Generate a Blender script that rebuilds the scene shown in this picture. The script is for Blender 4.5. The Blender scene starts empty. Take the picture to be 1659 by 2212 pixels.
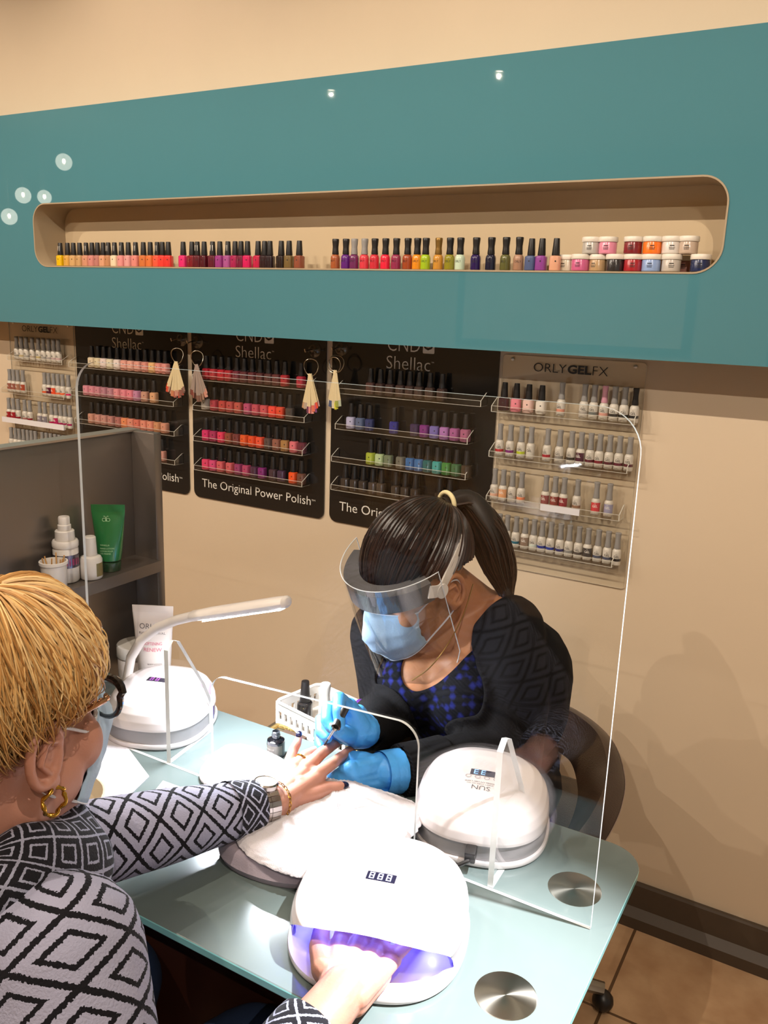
import bpy, bmesh, math, random
from mathutils import Vector, Matrix, Quaternion
random.seed(7)
C = bpy.context.scene.collection
SC = bpy.context.scene
PI = math.pi
V = Vector

# ------------------------------------------------------------------ camera
F_PX, YAW, PITCH, ROLL = 1834.8, -0.519207, 0.236468, 0.0348952
CAM = V((0, -1.96, 1.5))
def cam_axes():
    cy, sy, cp, sp = math.cos(YAW), math.sin(YAW), math.cos(PITCH), math.sin(PITCH)
    f = V((sy*cp, cy*cp, -sp)); r = V((cy, -sy, 0)); u = r.cross(f)
    cr, sr = math.cos(ROLL), math.sin(ROLL)
    return cr*r + sr*u, -sr*r + cr*u, f
RX, UX, FX = cam_axes()
cd = bpy.data.cameras.new('camera'); cam = bpy.data.objects.new('camera', cd); C.objects.link(cam)
cd.sensor_fit = 'VERTICAL'; cd.sensor_height = 36; cd.lens = F_PX/2212*36
cd.clip_start = 0.02
cam.matrix_world = Matrix(((RX.x, UX.x, -FX.x, CAM.x), (RX.y, UX.y, -FX.y, CAM.y), (RX.z, UX.z, -FX.z, CAM.z), (0, 0, 0, 1)))
SC.camera = cam
def ray(px, py): return FX + RX*((px-829.5)/F_PX) - UX*((py-1106)/F_PX)
def atY(px, py, y): d = ray(px, py); return CAM + d*((y-CAM.y)/d.y)     # where a sight line meets the plane Y = y
def atZ(px, py, z): d = ray(px, py); return CAM + d*((z-CAM.z)/d.z)
def atX(px, py, x): d = ray(px, py); return CAM + d*((x-CAM.x)/d.x)
def atD(px, py, D): return CAM + ray(px, py)*D

# ------------------------------------------------------------------ exposure, world, lights
SC.view_settings.view_transform = 'Standard'; SC.view_settings.look = 'None'
SC.view_settings.exposure = 0.0; SC.view_settings.gamma = 1.0
w = bpy.data.worlds.new('world'); SC.world = w; w.use_nodes = True
bg = w.node_tree.nodes['Background']; bg.inputs[0].default_value = (1.0, 0.90, 0.78, 1); bg.inputs[1].default_value = 0.29
try:
    SC.cycles.max_bounces = 10; SC.cycles.transparent_max_bounces = 24; SC.cycles.diffuse_bounces = 3
    SC.cycles.glossy_bounces = 4; SC.cycles.transmission_bounces = 4
    SC.cycles.caustics_reflective = False; SC.cycles.caustics_refractive = False
    SC.cycles.sample_clamp_indirect = 6
except Exception: pass
WARM = (1.0, 0.87, 0.72)
COOL = (0.86, 0.92, 1.0)
SPOT_W = 1150
CEILING_W = 52
def spot(name, loc, watts, ang=120, blend=0.9, col=WARM, r=0.006, target=None):
    l = bpy.data.lights.new(name, 'SPOT'); l.energy = watts; l.color = col; l.spot_size = math.radians(ang); l.spot_blend = blend; l.shadow_soft_size = r
    o = bpy.data.objects.new(name, l); C.objects.link(o); o.location = loc
    if target is not None:
        o.rotation_euler = (V(target)-V(loc)).to_track_quat('-Z', 'Y').to_euler()
    return o
CEIL = 2.72
LAMPS = [(-1.95, -2.8), (-3.0, -2.8), (0.9, -2.8), (0.2, -1.75), (-1.95, -1.75), (-3.0, -1.75), (-0.9, -1.75), (-3.0, -0.42), (-1.95, -0.42), (-0.9, -0.42), (0.15, -0.42)]

# ------------------------------------------------------------------ materials
def lin(c):
    c = c/255.0
    return c/12.92 if c <= 0.04045 else ((c+0.055)/1.055)**2.4
def rgb(h):
    if isinstance(h, str): h = (int(h[0:2], 16), int(h[2:4], 16), int(h[4:6], 16))
    return tuple(lin(x) for x in h)
def mat(name, col, rough=0.5, metal=0.0, spec=0.5, noise=0.0, nscale=40, bump=0.0, bscale=200, coat=0.0, emit=None, estr=0.0, sheen=0.0, trans=0.0, sss=0.0):
    m = bpy.data.materials.new(name); m.use_nodes = True; nt = m.node_tree; b = nt.nodes['Principled BSDF']
    c = rgb(col) if (isinstance(col, str)) else col
    b.inputs['Base Color'].default_value = (*c, 1); b.inputs['Roughness'].default_value = rough; b.inputs['Metallic'].default_value = metal
    b.inputs['Specular IOR Level'].default_value = spec; b.inputs['Coat Weight'].default_value = coat
    if sheen: b.inputs['Sheen Weight'].default_value = sheen
    if trans: b.inputs['Transmission Weight'].default_value = trans
    if sss:
        b.inputs['Subsurface Weight'].default_value = sss; b.inputs['Subsurface Radius'].default_value = (0.01, 0.004, 0.002); b.inputs['Subsurface Scale'].default_value = 0.6
    if emit is not None: b.inputs['Emission Color'].default_value = (*emit, 1); b.inputs['Emission Strength'].default_value = estr
    if noise or bump:
        tc = nt.nodes.new('ShaderNodeTexCoord')
    if noise:
        n = nt.nodes.new('ShaderNodeTexNoise'); n.inputs['Scale'].default_value = nscale; n.inputs['Detail'].default_value = 4
        nt.links.new(tc.outputs['Object'], n.inputs['Vector'])
        mx = nt.nodes.new('ShaderNodeMix'); mx.data_type = 'RGBA'
        mx.inputs[6].default_value = (*[x*(1-noise) for x in c], 1); mx.inputs[7].default_value = (*[min(1, x*(1+noise)) for x in c], 1)
        nt.links.new(n.outputs['Fac'], mx.inputs[0]); nt.links.new(mx.outputs[2], b.inputs['Base Color'])
    if bump:
        n2 = nt.nodes.new('ShaderNodeTexNoise'); n2.inputs['Scale'].default_value = bscale; n2.inputs['Detail'].default_value = 3
        nt.links.new(tc.outputs['Object'], n2.inputs['Vector'])
        bp = nt.nodes.new('ShaderNodeBump'); bp.inputs['Strength'].default_value = bump; bp.inputs['Distance'].default_value = 0.002
        nt.links.new(n2.outputs['Fac'], bp.inputs['Height']); nt.links.new(bp.outputs['Normal'], b.inputs['Normal'])
    return m
def obj_color_mat(name, rough=0.25, coat=0.5, noise=0.0):
    m = mat(name, 'ffffff', rough, coat=coat); nt = m.node_tree
    oi = nt.nodes.new('ShaderNodeObjectInfo')
    nt.links.new(oi.outputs['Color'], nt.nodes['Principled BSDF'].inputs['Base Color'])
    return m
def clear(name, tint=(0.97, 0.98, 0.98), f0=0.04, rough=0.02, maxf=1.0, gloss=(1, 1, 1)):
    m = bpy.data.materials.new(name); m.use_nodes = True; nt = m.node_tree; N = nt.nodes; N.clear(); L = nt.links
    out = N.new('ShaderNodeOutputMaterial'); t = N.new('ShaderNodeBsdfTransparent'); g = N.new('ShaderNodeBsdfGlossy'); mx = N.new('ShaderNodeMixShader')
    t.inputs[0].default_value = (*tint, 1); g.inputs['Roughness'].default_value = rough; g.inputs['Color'].default_value = (*gloss, 1)
    lw = N.new('ShaderNodeLayerWeight'); lw.inputs[0].default_value = 0.5
    p = N.new('ShaderNodeMath'); p.operation = 'POWER'; p.inputs[1].default_value = 5; L.new(lw.outputs['Facing'], p.inputs[0])
    a = N.new('ShaderNodeMath'); a.operation = 'MULTIPLY_ADD'; a.inputs[1].default_value = maxf-f0; a.inputs[2].default_value = f0; L.new(p.outputs[0], a.inputs[0])
    L.new(a.outputs[0], mx.inputs[0]); L.new(t.outputs[0], mx.inputs[1]); L.new(g.outputs[0], mx.inputs[2]); L.new(mx.outputs[0], out.inputs[0])
    return m
def glow(name, col, s):
    m = bpy.data.materials.new(name); m.use_nodes = True; nt = m.node_tree; nt.nodes.clear()
    o = nt.nodes.new('ShaderNodeOutputMaterial'); e = nt.nodes.new('ShaderNodeEmission'); e.inputs[0].default_value = (*col, 1); e.inputs[1].default_value = s
    nt.links.new(e.outputs[0], o.inputs[0]); return m

# ------------------------------------------------------------------ mesh helpers
class MB:
    """collects verts / faces / material indices for ONE mesh"""
    def __init__(s): s.v = []; s.f = []; s.mi = []; s.uv = []
    def add(s, vs, fs, mi=0, M=None, uv=None):
        o = len(s.v)
        s.v += [tuple(M @ V(p)) if M is not None else tuple(p) for p in vs]
        s.uv += uv if uv is not None else [(0, 0)]*len(vs)
        for f in fs: s.f.append([i+o for i in f]); s.mi.append(mi)
        return s
    def box(s, lo, hi, mi=0, M=None, bev=0.0):
        if bev > 0:
            bm = bmesh.new(); bmesh.ops.create_cube(bm, size=1)
            for v in bm.verts: v.co = V([(lo[k]+hi[k])/2 + v.co[k]*(hi[k]-lo[k]) for k in range(3)])
            bmesh.ops.bevel(bm, geom=bm.edges[:], offset=bev, segments=2, profile=0.5, affect='EDGES')
            bm.verts.index_update()
            s.add([v.co[:] for v in bm.verts], [[v.index for v in f.verts] for f in bm.faces], mi, M); bm.free(); return s
        x0, y0, z0 = lo; x1, y1, z1 = hi
        return s.add([(x0,y0,z0),(x1,y0,z0),(x1,y1,z0),(x0,y1,z0),(x0,y0,z1),(x1,y0,z1),(x1,y1,z1),(x0,y1,z1)],
                     [(0,3,2,1),(4,5,6,7),(0,1,5,4),(1,2,6,5),(2,3,7,6),(3,0,4,7)], mi, M)
    def lathe(s, prof, n=24, mi=0, M=None, sx=1.0, sy=1.0, sup=2.0, caps=True):
        """profile [(r, z)] round Z; sup > 2 squares the section"""
        vs = []; fs = []
        for r, z in prof:
            for k in range(n):
                a = 2*PI*k/n; c, d = math.cos(a), math.sin(a)
                q = (abs(c)**sup + abs(d)**sup)**(-1.0/sup)
                vs.append((r*sx*c*q, r*sy*d*q, z))
        for i in range(len(prof)-1):
            for k in range(n):
                k2 = (k+1) % n; fs.append((i*n+k, i*n+k2, (i+1)*n+k2, (i+1)*n+k))
        if caps:
            fs.append(tuple(range(n-1, -1, -1))); o = (len(prof)-1)*n; fs.append(tuple(o+k for k in range(n)))
        return s.add(vs, fs, mi, M)
    def tube(s, pts, rad, n=10, mi=0, M=None, closed=False, flat=1.0, caps=True, up=None):
        pts = [V(p) for p in pts]; m = len(pts)
        if not isinstance(rad, (list, tuple)): rad = [rad]*m
        vs = []; fs = []; uv = []
        prev = None; L = 0
        for i, p in enumerate(pts):
            if closed: t = (pts[(i+1) % m]-pts[i-1])
            else: t = pts[min(i+1, m-1)]-pts[max(i-1, 0)]
            t = t.normalized() if t.length > 1e-9 else V((0, 0, 1))
            if prev is None:
                a = V(up) if up is not None else (V((0, 0, 1)) if abs(t.z) < 0.9 else V((1, 0, 0)))
                nx = (a - t*a.dot(t)).normalized()
            else:
                nx = (prev - t*prev.dot(t)).normalized()
            prev = nx; ny = t.cross(nx)
            if i: L += (pts[i]-pts[i-1]).length
            for k in range(n):
                a = 2*PI*k/n; vs.append(p + nx*(math.cos(a)*rad[i]*flat) + ny*(math.sin(a)*rad[i])); uv.append((k/n, L))
        for i in range(m if closed else m-1):
            j = (i+1) % m
            for k in range(n):
                k2 = (k+1) % n; fs.append((i*n+k, i*n+k2, j*n+k2, j*n+k))
        if caps and not closed:
            fs.append(tuple(range(n-1, -1, -1))); fs.append(tuple((m-1)*n+k for k in range(n)))
        return s.add(vs, fs, mi, M, uv)
    def ell(s, c, r, M3=None, n=20, m=12, mi=0):
        c = V(c); vs = []; fs = []
        for i in range(m+1):
            t = PI*i/m
            for k in range(n):
                a = 2*PI*k/n; p = V((r[0]*math.sin(t)*math.cos(a), r[1]*math.sin(t)*math.sin(a), r[2]*math.cos(t)))
                vs.append(c + (M3 @ p if M3 is not None else p))
        for i in range(m):
            for k in range(n):
                k2 = (k+1) % n
                fs.append((i*n+k, (i+1)*n+k, (i+1)*n+k2, i*n+k2))
        return s.add(vs, fs, mi)
    def capsule(s, p0, r0, p1, r1, n=16, mi=0):
        p0, p1 = V(p0), V(p1); d = (p1-p0); L = d.length
        if L < 1e-6: return s.ell(p0, (r0, r0, r0), n=n, mi=mi)
        t = d/L; pts = []; rr = []
        for a in (0.02, 0.25, 0.5, 0.75): pts.append(p0 - t*(r0*math.cos(a*PI/2))); rr.append(r0*math.sin(a*PI/2))
        for q in (0, .5, 1): pts.append(p0+d*q); rr.append(r0+(r1-r0)*q)
        for a in (0.75, 0.5, 0.25, 0.02): pts.append(p1 + t*(r1*math.cos(a*PI/2))); rr.append(r1*math.sin(a*PI/2))
        return s.tube(pts, rr, n=n, mi=mi)
    def chain(s, pts, rad, n=16, mi=0):
        for i in range(len(pts)-1): s.capsule(pts[i], rad[i], pts[i+1], rad[i+1], n, mi)
        return s
    def prism(s, outline, y0, y1, mi=0, edge_mi=None, M=None):
        """outline [(x, z)] counter-clockwise, extruded along Y from y0 to y1"""
        n = len(outline); vs = [(x, y0, z) for x, z in outline] + [(x, y1, z) for x, z in outline]
        s.add(vs, [tuple(range(n)), tuple(range(2*n-1, n-1, -1))], mi, M)
        o = len(s.v)-2*n
        for k in range(n):
            k2 = (k+1) % n; s.f.append([o+k2, o+k, o+n+k, o+n+k2]); s.mi.append(mi if edge_mi is None else edge_mi)
        return s
    def build(s, name, mats, parent=None, smooth=True, auto=None):
        me = bpy.data.meshes.new(name); me.from_pydata([tuple(p) for p in s.v], [], s.f)
        if not isinstance(mats, (list, tuple)): mats = [mats]
        for m in mats: me.materials.append(m)
        me.polygons.foreach_set('material_index', s.mi)
        if any(u != (0, 0) for u in s.uv):
            ul = me.uv_layers.new(name='UVMap')
            for p in me.polygons:
                us = [s.uv[vi] for vi in p.vertices]
                wrap = max(u[0] for u in us)-min(u[0] for u in us) > 0.5
                for li, u in zip(p.loop_indices, us): ul.data[li].uv = (u[0]+1 if wrap and u[0] < 0.5 else u[0], u[1])
        if smooth: me.polygons.foreach_set('use_smooth', [True]*len(me.polygons))
        me.update()
        if smooth:
            try: me.set_sharp_from_angle(angle=math.radians(auto or 38))
            except Exception: pass
        o = bpy.data.objects.new(name, me); C.objects.link(o)
        if parent is not None: o.parent = parent
        return o
def tag(o, label=None, cat=None, group=None, kind=None):
    if label: o['label'] = label
    if cat: o['category'] = cat
    if group: o['group'] = group
    if kind: o['kind'] = kind
    return o
def empty(name, loc=(0, 0, 0), label=None, cat=None, group=None, rz=0):
    o = bpy.data.objects.new(name, None); C.objects.link(o); o.location = loc; o.rotation_euler = (0, 0, rz); o.empty_display_size = 0.02
    return tag(o, label, cat, group)
def dup(root, loc, label=None, group=None, rz=0, color=None):
    r = root.copy(); C.objects.link(r); r.location = loc; r.rotation_euler = (0, 0, rz)
    if label: r['label'] = label
    if group: r['group'] = group
    for ch in root.children:
        c = ch.copy(); C.objects.link(c); c.parent = r
        if color is not None: c.color = (*color, 1)
        for g in ch.children:
            d = g.copy(); C.objects.link(d); d.parent = c
            if color is not None: d.color = (*color, 1)
    return r
def local(o, parent_loc):
    """shift a mesh built in world coordinates so it can hang on an Empty at parent_loc"""
    o.data.transform(Matrix.Translation(-V(parent_loc))); return o
def remesh(o, voxel, smooth=4, fac=0.5, dec=None):
    """fuse overlapping closed shapes into one continuous surface"""
    m = o.modifiers.new('r', 'REMESH'); m.mode = 'VOXEL'; m.voxel_size = voxel; m.use_smooth_shade = True
    if smooth: s = o.modifiers.new('s', 'SMOOTH'); s.factor = fac; s.iterations = smooth
    dg = bpy.context.evaluated_depsgraph_get(); dg.update()
    me = bpy.data.meshes.new_from_object(o.evaluated_get(dg)); old = o.data; o.modifiers.clear(); o.data = me
    for mt in old.materials:
        if mt is not None and mt.name not in [x.name for x in me.materials if x]: me.materials.append(mt)
    me.name = o.name
    me.polygons.foreach_set('use_smooth', [True]*len(me.polygons)); me.update()
    return o
def rrect(x0, x1, z0, z1, r, seg=8):
    pts = []
    for cx, cz, a0 in ((x1-r, z0+r, -90), (x1-r, z1-r, 0), (x0+r, z1-r, 90), (x0+r, z0+r, 180)):
        for k in range(seg+1):
            a = math.radians(a0 + 90*k/seg); pts.append((cx+r*math.cos(a), cz+r*math.sin(a)))
    return pts
_tx = {}
def text_data(sx, bold=0.0):
    k = (sx, bold)
    if k not in _tx:
        cu = bpy.data.curves.new('t', 'FONT'); cu.body = sx; cu.offset = bold; cu.resolution_u = 3; cu.fill_mode = 'FRONT'
        o = bpy.data.objects.new('t', cu); C.objects.link(o); bpy.context.view_layer.update()
        me = bpy.data.meshes.new_from_object(o.evaluated_get(bpy.context.evaluated_depsgraph_get()))
        vs = [v.co.copy() for v in me.vertices]; fs = [tuple(p.vertices) for p in me.polygons]
        bpy.data.objects.remove(o); bpy.data.meshes.remove(me); bpy.data.curves.remove(cu)
        x0 = min(v.x for v in vs); x1 = max(v.x for v in vs); y0 = min(v.y for v in vs); y1 = max(v.y for v in vs)
        _tx[k] = ([((v.x-x0)/(x1-x0), (v.y-y0)/(y1-y0)) for v in vs], fs)
    return _tx[k]
def text_into(mb, sx, fn, bold=0.0, mi=0):
    """fn(u, v) maps the unit box of the lettering to a 3-D point"""
    vs, fs = text_data(sx, bold); return mb.add([fn(u, v) for u, v in vs], fs, mi)
def wall_text(mb, sx, x0, x1, z0, z1, y, bold=0.0, mi=0):
    return text_into(mb, sx, lambda u, v: (x0+(x1-x0)*u, y, z0+(z1-z0)*v), bold, mi)
# ------------------------------------------------------------------ room
CREAM = mat('wall_paint', 'd9c5aa', 0.6, spec=0.3, noise=0.03, nscale=6, bump=0.05, bscale=300)
TEAL = mat('teal_back_painted_glass', '4b808b', 0.012, spec=0.62, noise=0.03, nscale=2)
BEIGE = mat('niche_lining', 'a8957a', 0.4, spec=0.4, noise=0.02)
DARKBASE = mat('dark_rubber_baseboard', '4a3d30', 0.55, noise=0.08, nscale=30)
def struct(name, mb, m, kind='structure', **k):
    o = mb.build(name, m, **k); o['kind'] = kind; return o
struct('wall_back', MB().box((-7.2, 0, 0), (2.2, 0.1, CEIL)), CREAM)
struct('ceiling', MB().box((-7.2, -5.4, CEIL), (2.2, 0.1, CEIL+0.08)), mat('ceiling_paint', 'e6d6b8', 0.7))
struct('wall_left', MB().box((-7.3, -5.4, 0), (-7.2, 0.1, CEIL)), CREAM)
struct('wall_rear', MB().box((-7.2, -5.4, 0), (2.2, -5.3, CEIL)), mat('rear_wall_paint', 'b79f7c', 0.6))
def tile_mat():
    m = mat('floor_tile', 'c39a72', 0.35, spec=0.4); nt = m.node_tree; N = nt.nodes; L = nt.links; b = N['Principled BSDF']
    tc = N.new('ShaderNodeTexCoord'); sp = N.new('ShaderNodeSeparateXYZ'); L.new(tc.outputs['Object'], sp.inputs[0])
    def line(out, off, size):
        a = N.new('ShaderNodeMath'); a.operation = 'SUBTRACT'; a.inputs[1].default_value = off; L.new(out, a.inputs[0])
        d = N.new('ShaderNodeMath'); d.operation = 'PINGPONG'; d.inputs[1].default_value = size/2; L.new(a.outputs[0], d.inputs[0])
        l = N.new('ShaderNodeMath'); l.operation = 'LESS_THAN'; l.inputs[1].default_value = 0.0035; L.new(d.outputs[0], l.inputs[0]); return l
    a = line(sp.outputs[0], -0.331, 0.45); c = line(sp.outputs[1], -0.329, 0.45)
    mxm = N.new('ShaderNodeMath'); mxm.operation = 'MAXIMUM'; L.new(a.outputs[0], mxm.inputs[0]); L.new(c.outputs[0], mxm.inputs[1])
    n = N.new('ShaderNodeTexNoise'); n.inputs['Scale'].default_value = 9; n.inputs['Detail'].default_value = 5; L.new(tc.outputs['Object'], n.inputs['Vector'])
    cr = N.new('ShaderNodeValToRGB'); cr.color_ramp.elements[0].color = (*rgb('a98360'), 1); cr.color_ramp.elements[1].color = (*rgb('cba883'), 1); cr.color_ramp.elements[0].position = 0.3; cr.color_ramp.elements[1].position = 0.7
    L.new(n.outputs['Fac'], cr.inputs[0])
    mx = N.new('ShaderNodeMix'); mx.data_type = 'RGBA'; L.new(mxm.outputs[0], mx.inputs[0]); L.new(cr.outputs[0], mx.inputs[6]); mx.inputs[7].default_value = (*rgb('5f4630'), 1)
    L.new(mx.outputs[2], b.inputs['Base Color']); return m
struct('floor', MB().box((-7.2, -5.4, -0.1), (2.2, 0.1, 0)), tile_mat())
bb = MB(); prof = [(0, 0), (-0.034, 0), (-0.034, 0.03), (-0.014, 0.048), (-0.012, 0.108), (-0.009, 0.113), (0, 0.113)]
n = len(prof)
bb.add([(-7.2, y, z) for y, z in prof]+[(2.2, y, z) for y, z in prof], [tuple(range(n)), tuple(range(2*n-1, n-1, -1))]+[(k, n+k, n+(k+1) % n, (k+1) % n) for k in range(n)])
struct('baseboard_back', bb, DARKBASE, smooth=False)
# rear of the room, only seen as a dim reflection in the glossy panel
struct('door_1', MB().box((-0.75, -5.31, 0), (0.1, -5.28, 2.1)), mat('dark_door', '3a3026', 0.5))
pic = empty('framed_picture', (-2.3, -5.29, 1.55), 'wide framed flower picture on the rear wall, seen only mirrored in the teal panel', 'picture')
MB().box((-1.0, -0.01, -0.35), (1.0, 0.02, 0.35), bev=0.005).build('frame', mat('picture_frame', '2b2723', 0.4), pic)
MB().box((-0.93, 0.019, -0.29), (0.93, 0.024, 0.29)).build('canvas', mat('picture_canvas', 'c9b8a4', 0.7, noise=0.4, nscale=5), pic)

# ceiling downlights; the row close to the wall is added to brighten it
LAMPBODY = mat('downlight_trim', 'd8d4cc', 0.3, metal=0.6)
LENS = glow('downlight_lens', (1.0, 0.86, 0.66), 30.0)
where = ['over the front left of the room', 'furthest left in the front row', 'in the front row at the right, out of the frame', 'in the rear row at the right end', 'in the rear row, above the client', 'in the rear row, furthest left', 'in the rear row, above the middle of the table', 'added to brighten the wall above the panel, furthest left', 'added to brighten the wall above the panel, second from left', 'added to brighten the wall above the panel, third from left', 'added to brighten the wall above the panel, at the right end']
for i, (x, y) in enumerate(LAMPS):
    d = empty('ceiling_downlight', (x, y, CEIL), 'round recessed ceiling downlight ' + where[i], 'ceiling light', 'recessed ceiling downlights')
    MB().lathe([(0.024, 0), (0.04, 0), (0.04, -0.006), (0.026, -0.01), (0.024, -0.004)], 28, caps=False).build('trim', LAMPBODY, d)
    MB().lathe([(0.0005, -0.003), (0.024, -0.003)], 28, caps=False).build('lens', LENS, d)
    if i < 6: spot('downlight_beam', (x, y, CEIL-0.03), CEILING_W, 174, 0.4)
    elif i > 6: spot('downlight_beam', (x, y, CEIL-0.03), 8.0, 160, 0.6)
    else: spot('downlight_beam', (x, y, CEIL-0.03), CEILING_W, 174, 0.4)
# narrow spotlight added to overexpose the front of the table
sp_ = empty('added_spotlight', (0.50, -0.92, CEIL), 'narrow ceiling spotlight added to brighten the front of the table', 'ceiling light')
MB().lathe([(0.03, 0), (0.034, -0.01), (0.034, -0.07), (0.028, -0.075), (0.026, -0.06)], 24, caps=False).build('body', LAMPBODY, sp_)
MB().lathe([(0.0005, -0.062), (0.026, -0.062)], 24, caps=False).build('lens', glow('added_spotlight_lens', COOL, 30.0), sp_)
spot('added_spotlight_beam', (0.50, -0.92, CEIL-0.09), SPOT_W, 18, 1.0, (0.95, 0.97, 1.0), 0.02, (-0.26, -1.20, 0.8))

# glass globe pendants behind the photographer, mirrored in the panel at its left end
GLOBE = clear('pendant_glass', (0.97, 0.97, 0.95), 0.16, 0.05, 0.9)
_n = GLOBE.node_tree; _o = [x for x in _n.nodes if x.type == 'OUTPUT_MATERIAL'][0]; _s = _o.inputs[0].links[0].from_socket
_d = _n.nodes.new('ShaderNodeBsdfTranslucent'); _d.inputs[0].default_value = (0.9, 0.88, 0.8, 1); _m = _n.nodes.new('ShaderNodeMixShader'); _m.inputs[0].default_value = 0.10
_n.links.new(_s, _m.inputs[1]); _n.links.new(_d.outputs[0], _m.inputs[2]); _n.links.new(_m.outputs[0], _o.inputs[0])
BULB = glow('halogen_bulb', (1.0, 0.83, 0.58), 90)
LITGLOBE = GLOBE.copy(); LITGLOBE.name = 'lit_pendant_glass'
_n = LITGLOBE.node_tree; _o = [x for x in _n.nodes if x.type == 'OUTPUT_MATERIAL'][0]; _s = _o.inputs[0].links[0].from_socket
_e = _n.nodes.new('ShaderNodeEmission'); _e.inputs[0].default_value = (1.0, 0.95, 0.80, 1); _e.inputs[1].default_value = 9.0; _m = _n.nodes.new('ShaderNodeMixShader'); _m.inputs[0].default_value = 0.4
_n.links.new(_s, _m.inputs[1]); _n.links.new(_e.outputs[0], _m.inputs[2]); _n.links.new(_m.outputs[0], _o.inputs[0])
PY = -0.15
def mirror_pt(px, py, ymir):
    p = atY(px, py, ymir); return V((p.x, 2*PY - p.y, p.z))
globes = [(138, 350, 2.3, .055, 1), (50, 422, 2.3, .055, 1), (96, 426, 2.45, .05, 1), (20, 468, 2.3, .057, 1), (176, 360, 2.9, .04, 0), (152, 380, 3.3, .04, 0), (128, 318, 2.9, .035, 0), (180, 418, 2.9, .035, 0), (88, 415, 2.6, .038, 0), (63, 462, 2.8, .032, 0), (45, 505, 2.7, .045, 0), (16, 492, 2.6, .04, 0), (60, 350, 3.0, .04, 0), (30, 330, 3.2, .035, 0), (106, 366, 2.9, .04, 0)]
for i, (gx, gy, ym, r, lit) in enumerate(globes):
    c = mirror_pt(gx, gy, ym)
    g = empty('globe_pendant', c, None, 'pendant light', 'glass globe pendants mirrored in the panel')
    g['label'] = ('lit clear glass globe pendant' if lit else 'unlit clear glass globe pendant') + ' mirrored in the left end of the teal panel'
    g['group'] = 'lit glass globe pendants mirrored in the panel' if lit else 'unlit glass globe pendants mirrored in the panel'
    MB().ell((0, 0, 0), (r, r, r), n=24, m=16).build('globe', LITGLOBE if lit else GLOBE, g)
    MB().tube([(0, 0, r*0.55), (0, 0, CEIL-c.z)], 0.0022, 6).build('cord', mat('pendant_cord', 'cfc8b8', 0.4) if i == 0 else bpy.data.materials['pendant_cord'], g)
    MB().lathe([(0.006, r*0.35), (0.009, r*0.45), (0.009, r*0.75), (0.003, r*0.95)], 12).build('socket', LAMPBODY, g)
    if lit: MB().ell((0, 0, r*0.1), (0.011, 0.011, 0.016), n=12, m=8).build('bulb', BULB, g)

# ------------------------------------------------------------------ teal wall panel with its long recess
PX0, PX1, PZ0, PZ1 = -3.3, 0.9, 1.413, 2.024
NX0, NX1, NZ0, NZ1, NR = -2.296, -0.303, 1.588, 1.765, 0.05
NB = -0.035
panel = empty('wall_panel', (-1.2, 0, PZ0), 'long glossy teal wall panel with a rounded recessed shelf for bottles', 'wall panel')
bm = bmesh.new()
def loop(pts, y): 
    vs = [bm.verts.new((x, y, z)) for x, z in pts]
    return vs, [bm.edges.new((vs[k], vs[(k+1) % len(vs)])) for k in range(len(vs))]
inner = rrect(NX0, NX1, NZ0, NZ1, NR, 10)
for y in (PY, PY+0.012):
    _, e1 = loop([(PX0, PZ0), (PX1, PZ0), (PX1, PZ1), (PX0, PZ1)], y); _, e2 = loop(rrect(NX0-0.002, NX1+0.002, NZ0-0.002, NZ1+0.002, NR+0.002, 10), y)
    bmesh.ops.triangle_fill(bm, edges=e1+e2, use_beauty=True)
bm.verts.ensure_lookup_table()
mb = MB(); bm.verts.index_update()
mb.add([v.co[:] for v in bm.verts], [[v.index for v in f.verts] for f in bm.faces]); bm.free()
no = 4+len(inner)
for k in range(4): mb.f.append([k, (k+1) % 4, no+(k+1) % 4, no+k]); mb.mi.append(0)
for k in range(len(inner)):
    k2 = (k+1) % len(inner); mb.f.append([4+k, 4+k2, no+4+k2, no+4+k]); mb.mi.append(0)
bmx = bmesh.new(); 
o = mb.build('glass_front', TEAL, panel, smooth=False)
bmx.from_mesh(o.data); bmesh.ops.recalc_face_normals(bmx, faces=bmx.faces[:]); bmx.to_mesh(o.data); bmx.free()
local(o, panel.location)
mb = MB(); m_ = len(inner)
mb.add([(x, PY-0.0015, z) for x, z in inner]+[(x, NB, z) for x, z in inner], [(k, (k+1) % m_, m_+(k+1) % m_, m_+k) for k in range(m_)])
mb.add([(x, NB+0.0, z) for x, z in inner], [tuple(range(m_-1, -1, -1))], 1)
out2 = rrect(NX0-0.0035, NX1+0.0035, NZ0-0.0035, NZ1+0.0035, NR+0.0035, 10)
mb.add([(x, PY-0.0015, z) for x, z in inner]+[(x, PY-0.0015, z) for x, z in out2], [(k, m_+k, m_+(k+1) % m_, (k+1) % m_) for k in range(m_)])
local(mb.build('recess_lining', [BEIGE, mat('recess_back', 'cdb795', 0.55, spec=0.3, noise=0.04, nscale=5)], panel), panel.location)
local(MB().box((PX0, PY+0.012, PZ1-0.012), (PX1, -0.0005, PZ1-0.001)).build('top_cover', TEAL, panel, smooth=False), panel.location)

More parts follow.
